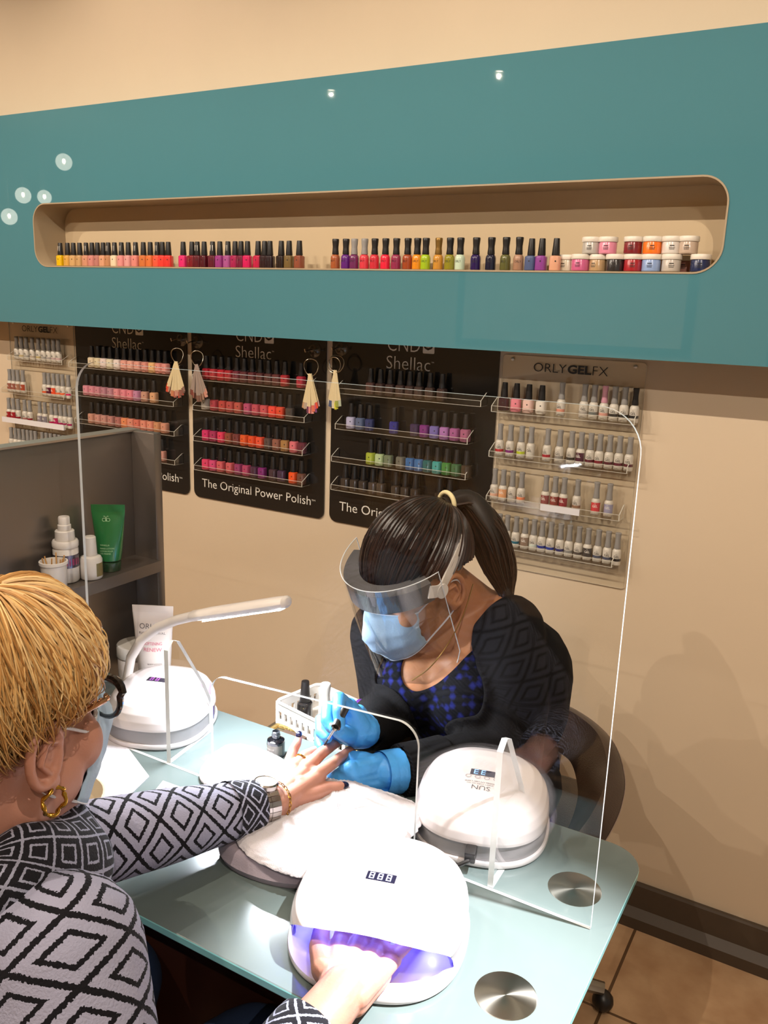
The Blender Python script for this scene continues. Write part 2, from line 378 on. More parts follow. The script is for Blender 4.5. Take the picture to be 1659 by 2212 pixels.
# ------------------------------------------------------------------ bottles: one prototype of every kind, then copies
BLACKCAP = mat('black_cap', '1a1716', 0.38, spec=0.5)
GREYCAP = mat('grey_cap', '8f8c89', 0.45, spec=0.4)
WHITEB = mat('white_bottle', 'cfc7ba', 0.3, coat=0.3)
LACQ = obj_color_mat('polish_in_glass', 0.22, 0.7)
CAPC = obj_color_mat('coloured_cap', 0.45, 0.0)
INK = mat('black_print', '15120f', 0.5)
WHITEINK = mat('white_print', 'e9e4da', 0.5)
STICK = mat('white_sticker', 'e4ddd0', 0.6)
def bent(mb, sx, wdt, z0, z1, r, mi=0, bold=0.0, a0=0.0):
    text_into(mb, sx, lambda u, v: (r*math.sin(a0+(u-0.5)*wdt/r), -r*math.cos(a0+(u-0.5)*wdt/r), z0+(z1-z0)*v), bold, mi)
def body_cnd(p):
    MB().lathe([(0.0105, 0), (0.0122, 0.0015), (0.0122, 0.027), (0.0118, 0.0295), (0.0095, 0.0315), (0.0066, 0.0322)], 24, sup=3.2).build('bottle', LACQ, p)
def cap_taper(p, m=BLACKCAP):
    return MB().lathe([(0.0086, 0.0325), (0.0088, 0.034), (0.0076, 0.05), (0.0066, 0.066), (0.0062, 0.0678), (0.0055, 0.068)], 20).build('cap', m, p)
def P_shellac(sticker=False):
    p = empty('polish_bottle'); body_cnd(p); cap_taper(p)
    MB().box((0.0012, -0.01235, 0.0185), (0.0042, -0.0121, 0.0215)).build('logo', INK, p)
    if sticker: MB().box((-0.004, -0.0092, 0.043), (0.004, -0.0079, 0.058), M=Matrix.Rotation(math.radians(-2.5), 4, 'X')).build('sticker', STICK, p)
    return p
def P_orly(capm):
    p = empty('polish_bottle')
    MB().lathe([(0.0105, 0), (0.0118, 0.0015), (0.0119, 0.025), (0.0112, 0.0295), (0.0088, 0.0335), (0.006, 0.0345)], 26).build('bottle', LACQ, p)
    MB().lathe([(0.0082, 0.0346), (0.0085, 0.036), (0.0075, 0.046), (0.0073, 0.052), (0.0084, 0.064), (0.0087, 0.0695), (0.0078, 0.0712), (0.003, 0.0716)], 20).build('cap', capm, p)
    t = MB(); bent(t, 'ORLY', 0.0145, 0.0165, 0.0215, 0.01205); t.build('label', INK, p); return p
def P_gel(full=False, capm=GREYCAP):
    p = empty('gel_polish_bottle')
    MB().lathe([(0.0092, 0), (0.0104, 0.0015), (0.0105, 0.031), (0.0098, 0.0355), (0.0068, 0.0388), (0.0062, 0.0395)], 24).build('bottle', WHITEB, p)
    MB().lathe([(0.0074, 0.0396), (0.0077, 0.041), (0.0062, 0.055), (0.006, 0.062), (0.0068, 0.0735), (0.007, 0.0765), (0.006, 0.0778), (0.002, 0.078)], 18).build('cap', capm, p)
    b = MB(); z0, z1 = (0.009, 0.030) if full else (0.0105, 0.0168)
    ks = [math.radians(-85+170*k/14) for k in range(15)]; r = 0.01062
    b.add([(r*math.sin(a), -r*math.cos(a), z) for z in (z0, z1) for a in ks], [(k, k+1, 16+k, 15+k) for k in range(14)])
    b.build('colour_band', LACQ, p)
    t = MB(); bent(t, 'GEL', 0.0125, 0.0185, 0.0243, 0.01075, bold=0.01); bent(t, 'FX', 0.004, 0.026, 0.028, 0.01075)
    t.build('label', WHITEINK if full else INK, p); return p
def P_jar():
    p = empty('powder_jar')
    MB().lathe([(0.0165, 0), (0.0188, 0.002), (0.0188, 0.0225), (0.0178, 0.0245)], 30).build('jar', LACQ, p)
    MB().lathe([(0.0196, 0.0246), (0.0202, 0.0256), (0.0202, 0.0335), (0.0192, 0.0348)], 30).build('lid', mat('white_lid', 'e3dacc', 0.4) if 'white_lid' not in bpy.data.materials else bpy.data.materials['white_lid'], p)
    t = MB()
    for z, wd in ((0.0155, .009), (0.0125, .012), (0.0105, .011), (0.0085, .010)):
        ks = [(-0.5+k/6)*wd/0.0189 for k in range(7)]; h = 0.0018 if z > 0.015 else 0.0009
        t.add([(0.0189*math.sin(a), -0.0189*math.cos(a), zz) for zz in (z, z+h) for a in ks], [(k, k+1, 8+k, 7+k) for k in range(6)])
    t.build('label', INK, p); return p
PROTO = {'c': P_shellac(), 's': P_shellac(True), 'o': P_orly(BLACKCAP), 'p': P_orly(GREYCAP), 'g': P_orly(mat('gold_cap', '8a6a33', 0.35, metal=0.6)),
         'b': P_gel(), 'f': P_gel(True), 'k': P_gel(False, BLACKCAP), 'q': P_gel(False, mat('pink_cap', 'c98fa0', 0.45)), 'j': P_jar()}
USED = set()
ORD = 'first second third fourth fifth sixth seventh eighth ninth tenth eleventh twelfth thirteenth fourteenth fifteenth sixteenth seventeenth eighteenth nineteenth twentieth'.split()
def put(kind, loc, color, label, group, rz=0.0):
    r = PROTO[kind]; cat = {'j': 'jar'}.get(kind, 'nail polish')
    if kind in USED: o = dup(r, loc, label, group, rz, rgb(color))
    else:
        USED.add(kind); o = r; o.location = loc; o.rotation_euler = (0, 0, rz); o['label'] = label; o['group'] = group
        for ch in o.children: ch.color = (*rgb(color), 1)
    o['category'] = cat
    return o
def row(items, org, scale, y0, y1, yz, z, where, group, x_of=None, rzj=0.25):
    """items: (zx, kind, colour, words); zx in a zoomed view with origin org and scale; y0 / y1 the bottom of the first / last bottle there"""
    xa, xb = items[0][0], items[-1][0]
    for i, (zx, kind, col, wd) in enumerate(items):
        zy = y0 + (y1-y0)*(zx-xa)/max(1, xb-xa)
        p = atY(org[0]+zx/scale, org[1]+zy/scale, yz)
        wd2 = wd.replace('polish', 'polish bottle', 1) if 'polish' in wd else wd.replace('gel', 'gel bottle', 1)
        put(kind, (p.x, yz, z), col, '%s, %s from left, %s' % (wd2, ORD[i], where[4:]), group, random.uniform(-rzj, rzj))

# the recessed shelf
Zs, So = (0, 380), 2.37
NY = -0.122; NZ = NZ0+0.0006
A = [(313,'s','e0b400','bright yellow polish'),(350,'c','d3a04a','mustard polish'),(380,'c','c9a06a','tan polish'),(412,'c','c39a68','sand polish'),(445,'s','c98d70','peachy tan polish'),(475,'c','c9837a','dusty pink polish'),(503,'c','b5776e','mauve brown polish'),(532,'c','d39a78','pale peach polish'),(558,'s','b9825c','caramel polish'),(590,'s','e3cfae','cream polish'),(625,'s','dc8f8c','pink polish'),(660,'c','d99a97','light pink polish'),(697,'s','d9857c','salmon polish'),(737,'c','c9703a','burnt orange polish'),(772,'c','d9733c','orange polish'),(808,'s','e4573f','coral polish'),(834,'c','e23c33','bright red polish'),(864,'c','d93530','red polish')]
row(A, Zs, So, 446, 454, NY, NZ, 'the recessed shelf, leftmost cluster', 'polish bottles on the recessed shelf')
B = [(940,'c','d92a6e','hot pink polish'),(985,'c','7a1420','dark red polish'),(1012,'s','5a0f1e','maroon polish'),(1047,'c','4d0f1c','deep maroon polish'),(1090,'s','5b1226','wine polish'),(1127,'c','93367f','purple polish'),(1168,'s','a34f8d','orchid polish'),(1205,'c','a01b4e','berry polish'),(1235,'c','6d1836','plum polish'),(1268,'c','c81458','fuchsia polish'),(1322,'c','b81a45','crimson polish'),(1355,'c','2a1418','near black polish'),(1382,'c','24131a','black cherry polish')]
row(B, Zs, So, 457, 463, NY, NZ, 'the recessed shelf, second cluster', 'polish bottles on the recessed shelf')
B2 = [(1440,'c','231714','black brown polish'),(1480,'c','6f5a34','olive gold polish'),(1532,'c','8a4a35','copper brown polish')]
row(B2, Zs, So, 464, 466, NY, NZ, 'the recessed shelf, cluster of three', 'polish bottles on the recessed shelf')
Z2 = (660, 360)
D = [(152,'o','a0552f','copper polish'),(205,'o','5c1a78','violet polish'),(248,'p','6a2558','plum polish with a grey cap'),(300,'p','d23a48','coral red polish with a grey cap'),(352,'o','c62c3c','red polish'),(407,'o','e5213f','hot red polish'),(462,'o','8f2a4e','raspberry polish'),(520,'o','9a4420','rust polish'),(569,'o','e08a1a','amber polish'),(612,'o','9dbb1e','lime green polish'),(677,'g','c58a34','gold polish with a gold cap'),(735,'o','8b8420','olive polish'),(788,'o','c3d6bd','pale mint polish'),(868,'o','25104f','indigo polish'),(945,'o','12142e','midnight blue polish'),(1020,'o','5a5a2e','moss green polish'),(1087,'o','a07a62','rose gold polish')]
row(D, Z2, So, 522, 527, NY, NZ, 'the recessed shelf, long necked cluster', 'long necked polish bottles on the recessed shelf')
E_ = [(1150,'c','4c5a80','slate blue polish'),(1203,'c','8a3f90','purple polish'),(1275,'c','d9a183','peach polish')]
row(E_, Z2, So, 528, 531, NY, NZ, 'the recessed shelf, beside the jars', 'polish bottles on the recessed shelf')
Z3, S3 = (1150, 360), 3.26
JB = [(240,'j','cfc7b2','pale clear jar',.02),(333,'j','c9608c','pink jar',0),(457,'j','b4946c','tan jar',.008),(578,'j','2b2829','black jar',0),(705,'j','a51f2a','red jar',0),(832,'j','8ea6d3','light blue jar',0),(973,'j','bdb3a8','pale grey jar',0),(1075,'j','9a6a62','rosy brown jar',.045),(1177,'j','16264f','navy jar',0)]
JT = [(405,'j','b5afa6','silver grey jar'),(522,'j','dc88a0','baby pink jar'),(700,'j','7a1a22','dark red jar'),(835,'j','f2761e','bright orange jar'),(970,'j','d6cdc4','white jar'),(1090,'j','bda794','beige jar')]
for i, (zx, k, col, wd, dy) in enumerate(JB):
    p = atY(Z3[0]+zx/S3, 360+735/S3, -0.118+dy)
    put('j', (p.x, -0.118+dy, NZ), col, '%s with white lid, %s from left in the bottom row of jars' % (wd, ORD[i]), 'lidded powder jars on the recessed shelf', random.uniform(-.3, .3))
for i, (zx, k, col, wd) in enumerate(JT):
    p = atY(Z3[0]+zx/S3, 360+610/S3, -0.118)
    put('j', (p.x, -0.112, NZ+0.0353), col, '%s with white lid, %s from left in the top row of jars' % (wd, ORD[i]), 'lidded powder jars on the recessed shelf', random.uniform(-.3, .3))

# ------------------------------------------------------------------ wall racks
BOARD = mat('black_gloss_board', '191817', 0.12, spec=0.5)
CLEARB = clear('clear_acrylic', (0.985, 0.985, 0.975), 0.05, 0.03, 0.8)
EDGE = mat('acrylic_edge', 'cfcabd', 0.3, spec=0.6, coat=0.5)
def shelf_part(parent, x0, x1, z, depth=0.042, lip=0.012, dark=False):
    s = MB(); t = 0.0025
    s.box((x0, -depth, z-t), (x1, -0.005, z), 0)
    s.box((x0, -depth-t, z-t), (x1, -depth, z+lip), 0)
    s.box((x0, -depth-t-0.0003, z-t-0.0002), (x1, -depth+0.0004, z-t+0.0006), 1); s.box((x0, -depth-t-0.0002, z+lip-0.0006), (x1, -depth+0.0002, z+lip+0.0002), 1)
    for xx in (x0-0.002, x1):
        n0 = len(s.v)
        s.add([(xx, -depth-t, z-t), (xx, -0.005, z-t), (xx, -0.005, z+0.03), (xx, -0.012, z+0.03), (xx, -depth-t, z+lip)]+[(xx+0.002, -depth-t, z-t), (xx+0.002, -0.005, z-t), (xx+0.002, -0.005, z+0.03), (xx+0.002, -0.012, z+0.03), (xx+0.002, -depth-t, z+lip)],
              [(0,1,2,3,4),(9,8,7,6,5)], 0)
        for k in range(5): s.f.append([n0+k, n0+5+k, n0+5+(k+1) % 5, n0+(k+1) % 5]); s.mi.append(1)
    return local(s.build('shelf', [CLEARB, EDGE], parent, smooth=False), parent.location)
def screw(parent, x, z, y):
    m = MB().lathe([(0.0045, 0), (0.0045, 0.0018), (0.003, 0.003), (0.0004, 0.0032)], 14, M=Matrix.Translation((x, y, z)) @ Matrix.Rotation(PI/2, 4, 'X'))
    return local(m.build('screw', LAMPBODY, parent), parent.location)
def zrow(org, s, p0, p1, y=-0.024):
    a = atY(org[0]+p0[0]/s, org[1]+p0[1]/s, y).z; b = atY(org[0]+p1[0]/s, org[1]+p1[1]/s, y).z
    print('row z', round(a, 4), round(b, 4)); return (a+b)/2
BY = -0.024
def black_rack(xc, wd):
    r = empty('polish_rack', (xc, 0, 0.9055), 'black glossy polish rack on the wall, ' + wd, 'wall rack', 'black polish racks')
    out = rrect(xc-0.2435, xc+0.2435, 0.9055, 1.565, 0.022, 6)
    local(MB().prism(out, -0.005, -0.0006).build('board', BOARD, r, smooth=False), r.location)
    t = MB(); y = -0.0056
    wall_text(t, 'Shellac', xc-0.0726, xc+0.056, 1.3445, 1.3775, y, -0.012)
    wall_text(t, 'TM', xc+0.059, xc+0.066, 1.366, 1.369, y)
    wall_text(t, 'CND', xc-0.0705, xc+0.0244, 1.3905, 1.428, y, -0.014)
    wall_text(t, 'The Original Power Polish', xc-0.2095, xc+0.1995, 0.9325, 0.9665, y, -0.004)
    wall_text(t, 'TM', xc+0.2025, xc+0.215, 0.954, 0.9585, y)
    local(t.build('lettering', WHITEINK, r, smooth=False), r.location)
    g = MB(); g.prism(rrect(xc+0.0333, xc+0.0661, 1.389, 1.430, 0.003, 3), -0.0062, -0.0052)
    sw = [(-0.018, 0.012), (-0.012, 0.004), (-0.002, 0.0), (0.010, 0.004), (0.018, 0.015), (0.018, 0.019), (0.008, 0.009), (-0.002, 0.0055), (-0.011, 0.009), (-0.018, 0.018)]
    lg = local(g.build('logo', WHITEINK, r, smooth=False), r.location)
    s2 = MB().prism([(xc+0.0497+a*0.88, 1.397+b) for a, b in sw], -0.0068, -0.0063).build('swoosh', BOARD, lg, smooth=False); local(s2, r.location)
    return r
def clear_rack(x0, x1, z0, wd):
    xc = (x0+x1)/2
    r = empty('polish_rack', (xc, 0, z0), 'clear acrylic polish rack on the wall, ' + wd, 'wall rack', 'clear polish racks')
    out = rrect(x0, x1, z0, 1.412 if x0 < -2 else 1.3985, 0.008, 5)
    local(MB().prism(out, -0.005, -0.0015, 0, 1).build('board', [CLEARB, EDGE], r, smooth=False), r.location)
    t = MB(); y = -0.0058; zt = 1.3775 if x0 < -2 else 1.3635
    wall_text(t, 'ORLY', xc-0.0923, xc-0.0116, zt, zt+0.0205, y, -0.008)
    wall_text(t, 'GEL', xc-0.0087, xc+0.0481, zt, zt+0.0205, y, 0.035)
    wall_text(t, 'FX', xc+0.0512, xc+0.087, zt, zt+0.0205, y, -0.014)
    local(t.build('lettering', INK, r, smooth=False), r.location)
    for x in (x0+0.025, x1-0.025): screw(r, x, 1.405 if x0 < -2 else 1.389, -0.005)
    return r
def fill(r, items, org, s, y0, y1, x0, x1, where, group, off=0.0):
    z = zrow(org, s, (items[0][0], y0), (items[-1][0], y1), BY)
    shelf_part(r, x0, x1, z)
    row(items, org, s, y0, y1, BY, z+0.0006, where, group)
    return z
# ------------------------------------------------------------------ what stands on the racks
GA, GB, GC = 'polish bottles on the leftmost black rack', 'polish bottles on the middle black rack', 'polish bottles on the rightmost black rack'
GL, GR = 'gel polish bottles on the far left clear rack', 'gel polish bottles on the clear rack by the right'
RL = clear_rack(-2.645, -2.318, 0.83, 'furthest left, left of the black racks')
RR = clear_rack(-0.800, -0.455, 0.868, 'at the right end, right of the black racks')
RA = black_rack(-2.0665, 'leftmost of the three'); RB = black_rack(-1.5595, 'middle of the three'); RC = black_rack(-1.0525, 'rightmost of the three, behind the ponytail')
O4, S4 = (0, 680), 3.858
g = [(147,'b','8f897c','clear gel'),(187,'b','b7a47a','sand gel'),(227,'b','a09a90','smoky clear gel'),(277,'b','b0a08e','beige gel'),(328,'b','b3a170','straw gel'),(370,'b','97928b','silver gel'),(414,'b','a39a94','grey gel'),(455,'b','b7a09c','pale rose gel'),(494,'b','c6a5a2','blush gel')]
zl = fill(RL, g, O4, S4, 368, 408, -2.61, -2.335, 'the top shelf of the left clear rack', GL)
g = [(90,'f','96594a','brick gel'),(123,'f','93594c','russet gel'),(158,'f','a3745c','fawn gel'),(200,'f','a5472f','rust gel'),(380,'b','d8592f','orange gel'),(415,'f','5a1730','dark plum gel'),(455,'f','de4a28','red orange gel'),(492,'b','df6a42','tangerine gel'),(530,'b','e0663a','coral gel'),(577,'b','cf2a62','hot pink gel')]
fill(RL, g, O4, S4, 640, 700, -2.655, -2.335, 'the second shelf of the left clear rack', GL)
g = [(83,'f','9b1c26','red gel'),(120,'f','a01d2b','cherry gel'),(160,'b','8c1a26','dark red gel'),(215,'b','a86e66','rosewood gel'),(257,'b','871d2c','wine gel'),(340,'f','8d8289','mauve grey gel'),(382,'f','857e84','pewter gel'),(438,'b','b01c50','berry gel'),(475,'f','b41f5c','magenta gel'),(514,'b','a31a55','cerise gel'),(550,'b','97214f','raspberry gel'),(590,'b','a71d5a','fuchsia gel')]
zz = fill(RL, g, O4, S4, 868, 958, -2.655, -2.335, 'the third shelf of the left clear rack', GL)
tag(MB().box((-2.655, -0.0495, zz-0.004), (-2.336, -0.0455, zz+0.014)).build('lip_reflection_strip', mat('white_strip', 'e6e4e8', 0.25), smooth=False), 'white strip painting a reflection along the third shelf lip of the left clear rack', 'reflection strip')  # white bar standing in for a reflection on the shelf lip
g = [(103,'b','9b958c','grey gel'),(138,'b','97918a','silver gel'),(170,'b','8f8a85','ash gel'),(205,'b','948d87','smoke gel'),(240,'b','8d8a85','pewter gel'),(272,'b','8a8782','slate gel'),(305,'b','8f8a82','stone gel'),(362,'b','8d8983','fog gel'),(397,'b','87837e','iron gel'),(432,'b','8b857d','taupe gel'),(470,'b','8e8880','mushroom gel'),(505,'b','8a847c','putty gel'),(540,'b','88827a','flint gel'),(575,'b','8b867f','dove gel')]
fill(RL, g, O4, S4, 1112, 1208, -2.655, -2.335, 'the fourth shelf of the left clear rack', GL)
# leftmost black rack
AX0, AX1 = -2.285, -1.845
g = [(770,'c','d9c7a8','cream polish'),(822,'c','d8c9a6','ivory polish'),(872,'c','e2cdc6','milky pink polish'),(925,'c','dccfb4','vanilla polish'),(984,'c','e0cfc7','pearl polish'),(1042,'c','dd9d8e','peach pink polish'),(1098,'c','e0a392','blush polish'),(1156,'c','dc9b8c','rose peach polish'),(1217,'c','d58d80','salmon pink polish'),(1275,'c','e0b079','apricot polish'),(1330,'c','d98f82','coral pink polish'),(1384,'c','d98f86','melon polish')]
fill(RA, g, O4, S4, 428, 505, AX0-0.015, AX1, 'the top shelf of the leftmost black rack', GA)
g = [(728,'c','d98c9a','pink polish'),(778,'c','d68a96','rose polish'),(826,'c','c98490','dusty rose polish'),(876,'c','b77f8c','mauve pink polish'),(930,'c','b98490','heather polish'),(984,'c','e08e94','candy pink polish'),(1042,'c','df8591','bright pink polish'),(1094,'c','e07f8c','carnation polish'),(1146,'c','c083a3','orchid polish'),(1213,'c','c2907c','tan rose polish'),(1287,'c','d6a078','nude peach polish')]
fill(RA, g, O4, S4, 662, 740, AX0-0.012, AX1, 'the second shelf of the leftmost black rack', GA)
g = [(770,'c','c9907c','nude polish'),(826,'c','c78f82','clay pink polish'),(878,'c','c18c80','faded rose polish'),(934,'c','b98078','dusky pink polish'),(995,'c','ae6f69','rosewood polish'),(1047,'c','e08a5e','light orange polish'),(1098,'c','d98a74','shell polish'),(1152,'c','d0705f','terracotta polish'),(1207,'c','dc8a74','peach polish'),(1262,'c','dd8d75','soft coral polish'),(1318,'c','c98d64','caramel polish'),(1378,'c','cf8f76','biscuit polish')]
fill(RA, g, O4, S4, 896, 992, AX0, AX1, 'the third shelf of the leftmost black rack', GA)
g = [(1300,'c','b98174','rosy nude polish'),(1355,'c','cb9080','pale rose polish')]
fill(RA, g, O4, S4, 1208, 1218, AX0, AX1, 'the bottom shelf of the leftmost black rack', GA)
# middle black rack
O5, S5 = (400, 680), 4.809
BX0, BX1 = -1.765, -1.36
g = [(225,'c','a81f2e','red polish'),(300,'c','a8323a','brick red polish'),(380,'c','b02230','scarlet polish'),(458,'c','a02832','cherry red polish'),(540,'c','6f2f3a','maroon polish'),(618,'c','5a2d31','brown red polish'),(700,'c','5c2b2f','oxblood polish'),(783,'c','532c2c','dark brown polish'),(868,'c','52302f','cocoa polish'),(950,'c','5e3130','chestnut polish'),(1038,'c','9f2a31','deep red polish'),(1205,'c','a52a3c','crimson polish')]
fill(RB, g, O5, S5, 660, 770, BX0, BX1+0.015, 'the top shelf of the middle black rack', GB)
g = [(215,'c','b9b2aa','clear glassy polish'),(305,'c','ae3f4c','raspberry red polish'),(395,'c','b4443f','tomato polish'),(475,'c','b04a48','brick polish'),(557,'c','b5534a','terracotta polish'),(655,'c','b24a6e','rose purple polish'),(740,'c','ba4c5c','rose red polish'),(825,'c','c04e55','watermelon polish'),(910,'c','e8483c','bright coral polish'),(992,'c','d8492f','orange red polish'),(1090,'c','4d443f','smoky brown polish')]
fill(RB, g, O5, S5, 975, 1093, BX0, BX1, 'the second shelf of the middle black rack', GB)
g = [(222,'c','cf3068','magenta polish'),(300,'c','a8315c','berry polish'),(382,'c','e03c5e','hot pink polish'),(460,'c','8d4938','copper polish'),(540,'c','743a38','mahogany polish'),(618,'c','df5a2a','orange polish'),(702,'c','df4d25','vivid orange polish'),(782,'c','e85338','coral orange polish'),(868,'c','574744','taupe polish'),(952,'c','8d5a4c','bronze polish'),(1038,'c','a37848','gold brown polish'),(1132,'c','d86f78','soft pink polish'),(1218,'c','652b39','plum polish')]
fill(RB, g, O5, S5, 1300, 1445, BX0, BX1-0.005, 'the third shelf of the middle black rack', GB)
g = [(220,'c','dc3f68','bright pink polish'),(295,'c','d04877','pink polish'),(375,'c','cf5c62','salmon polish'),(470,'c','cc5c60','rose coral polish'),(558,'c','963a68','orchid polish'),(640,'c','b34369','mulberry polish'),(725,'c','4b2a42','dark purple polish'),(802,'c','802770','bright purple polish'),(915,'c','45303a','aubergine polish'),(1003,'c','45304a','grape polish'),(1122,'c','ea5423','bright orange polish'),(1210,'c','6d483c','brown polish')]
fill(RB, g, O5, S5, 1610, 1755, BX0, BX1-0.005, 'the bottom shelf of the middle black rack', GB)
# rightmost black rack
O6, S6 = (700, 700), 4.1475
CX0, CX1 = -1.255, -0.865
g = [(415,'c','4c3430','brown polish'),(503,'c','3a2926','dark brown polish'),(590,'c','382826','espresso polish'),(680,'c','3d2d2a','coffee polish'),(765,'c','3c2c29','black brown polish'),(848,'c','3e302c','umber polish'),(945,'c','41322d','bark polish'),(1052,'c','3b2b28','dark cocoa polish')]
fill(RC, g, O6, S6, 622, 702, CX0, CX1+0.03, 'the top shelf of the rightmost black rack', GC)
g = [(240,'c','b4b1cf','lavender white polish'),(325,'c','5a6685','blue grey polish'),(408,'c','333a66','navy polish'),(625,'c','31317f','royal blue polish'),(813,'c','3d304f','dark violet polish'),(897,'c','7a3279','purple polish'),(985,'c','7468a8','periwinkle polish'),(1075,'c','a872ae','lilac polish'),(1167,'c','a05a8c','mauve polish'),(1262,'c','a35e7c','dusty pink polish')]
fill(RC, g, O6, S6, 922, 1072, CX0, CX1, 'the second shelf of the rightmost black rack', GC)
g = [(418,'c','a2ae3d','lime polish'),(497,'c','afc292','pale mint polish'),(577,'c','6c765d','sage grey polish'),(686,'c','6a695e','grey polish'),(770,'c','32639a','blue polish'),(847,'c','31659c','sky blue polish'),(925,'c','205f61','teal polish'),(1010,'c','3e9a96','turquoise polish'),(1095,'c','44813f','green polish'),(1182,'c','3f6745','dark green polish'),(1270,'c','41352a','khaki brown polish')]
fill(RC, g, O6, S6, 1250, 1382, CX0-0.01, CX1, 'the third shelf of the rightmost black rack', GC)
g = [(190,'c','3d342e','clear brown polish'),(270,'c','3a312b','smoky polish'),(350,'c','3c332d','topaz polish'),(435,'c','443a33','glassy brown polish'),(510,'c','453b33','amber brown polish'),(640,'c','3d342d','clear dark polish'),(725,'c','382f29','dark glass polish'),(815,'c','362d27','dim brown polish'),(1030,'c','2f2823','black glass polish'),(1120,'c','2f2823','sable polish')]
fill(RC, g, O6, S6, 1492, 1612, CX0-0.01, CX1, 'the bottom shelf of the rightmost black rack', GC)
# right clear rack
O7, S7 = (1030, 760), 4.174
RX0, RX1 = -0.804, -0.462
g = [(240,'c','3c2027','black cherry polish'),(348,'c','e38391','bright pink polish'),(458,'c','e6bfb4','pale pink polish'),(575,'c','e2d8cb','white polish'),(752,'b','d98f78','peach gel'),(955,'b','aaa39a','clear gel'),(1042,'b','6b6f6c','grey green gel'),(1135,'q','d69a8b','pink capped blush gel'),(1225,'b','2d2b2b','black banded gel'),(1315,'b','252424','jet black gel'),(1410,'k','2b2a2a','black capped gel')]
fill(RR, g, O7, S7, 533, 640, RX0, RX1, 'the top shelf of the right clear rack', GR)
g = [(200,'b','b32630','red gel'),(293,'b','7a2372','purple gel'),(392,'b','b7c42a','lime gel'),(478,'b','cdc8bb','white gel'),(625,'b','a31d2c','crimson gel'),(735,'b','8a857d','grey gel'),(840,'b','34302a','black gel'),(925,'f','4b1730','maroon gel'),(1010,'b','5c1a2c','wine gel'),(1092,'b','7a1c2c','dark red gel'),(1180,'b','521728','burgundy gel'),(1268,'b','5a1a2c','claret gel'),(1360,'b','561a2a','garnet gel')]
fill(RR, g, O7, S7, 928, 1082, RX0+0.001, RX1-0.005, 'the second shelf of the right clear rack', GR)
g = [(152,'b','dcae97','pale peach gel'),(228,'f','dfa070','orange peach gel'),(310,'b','b5b1ab','white grey gel'),(392,'b','ea8b62','melon gel'),(610,'f','8f4a4a','dusty red gel'),(692,'f','8c3c36','brick gel'),(772,'f','8f2733','red wine gel'),(892,'b','8f6a52','bronze gel'),(1062,'f','cf3a40','coral red gel'),(1178,'f','9694ae','lavender grey gel')]
z3 = fill(RR, g, O7, S7, 1322, 1494, RX0+0.001, RX1-0.012, 'the third shelf of the right clear rack', GR)
pa, pb = atY(1030+572/S7, 760+1400/S7, -0.05), atY(1030+925/S7, 760+1440/S7, -0.05)
tag(MB().box((pa.x, -0.0505, z3-0.003), (pb.x, -0.0465, z3+0.0125)).build('lip_reflection_strip', bpy.data.materials['white_strip'], smooth=False), 'short white strip painting a reflection along the third shelf lip of the right clear rack', 'reflection strip')  # shorter lip reflection, likewise built as a white bar
g = [(118,'b','3a2a27','brown gel'),(193,'b','2b2a29','black gel'),(263,'b','22406f','navy gel'),(343,'b','1f6478','teal gel'),(425,'f','8b7464','taupe gel'),(503,'b','cbd3c6','pale mint gel'),(577,'b','20348a','cobalt gel'),(655,'b','263c93','royal blue gel'),(740,'b','2b2f6a','indigo gel'),(820,'b','8a8884','silver grey gel'),(905,'b','4d4642','charcoal gel'),(988,'f','3d3a3a','dark grey gel'),(1078,'b','4b5265','slate gel'),(1165,'b','434b61','blue slate gel'),(1250,'b','1d1e22','jet gel')]
fill(RR, g, O7, S7, 1712, 1930, RX0+0.001, RX1-0.018, 'the bottom shelf of the right clear rack', GR)

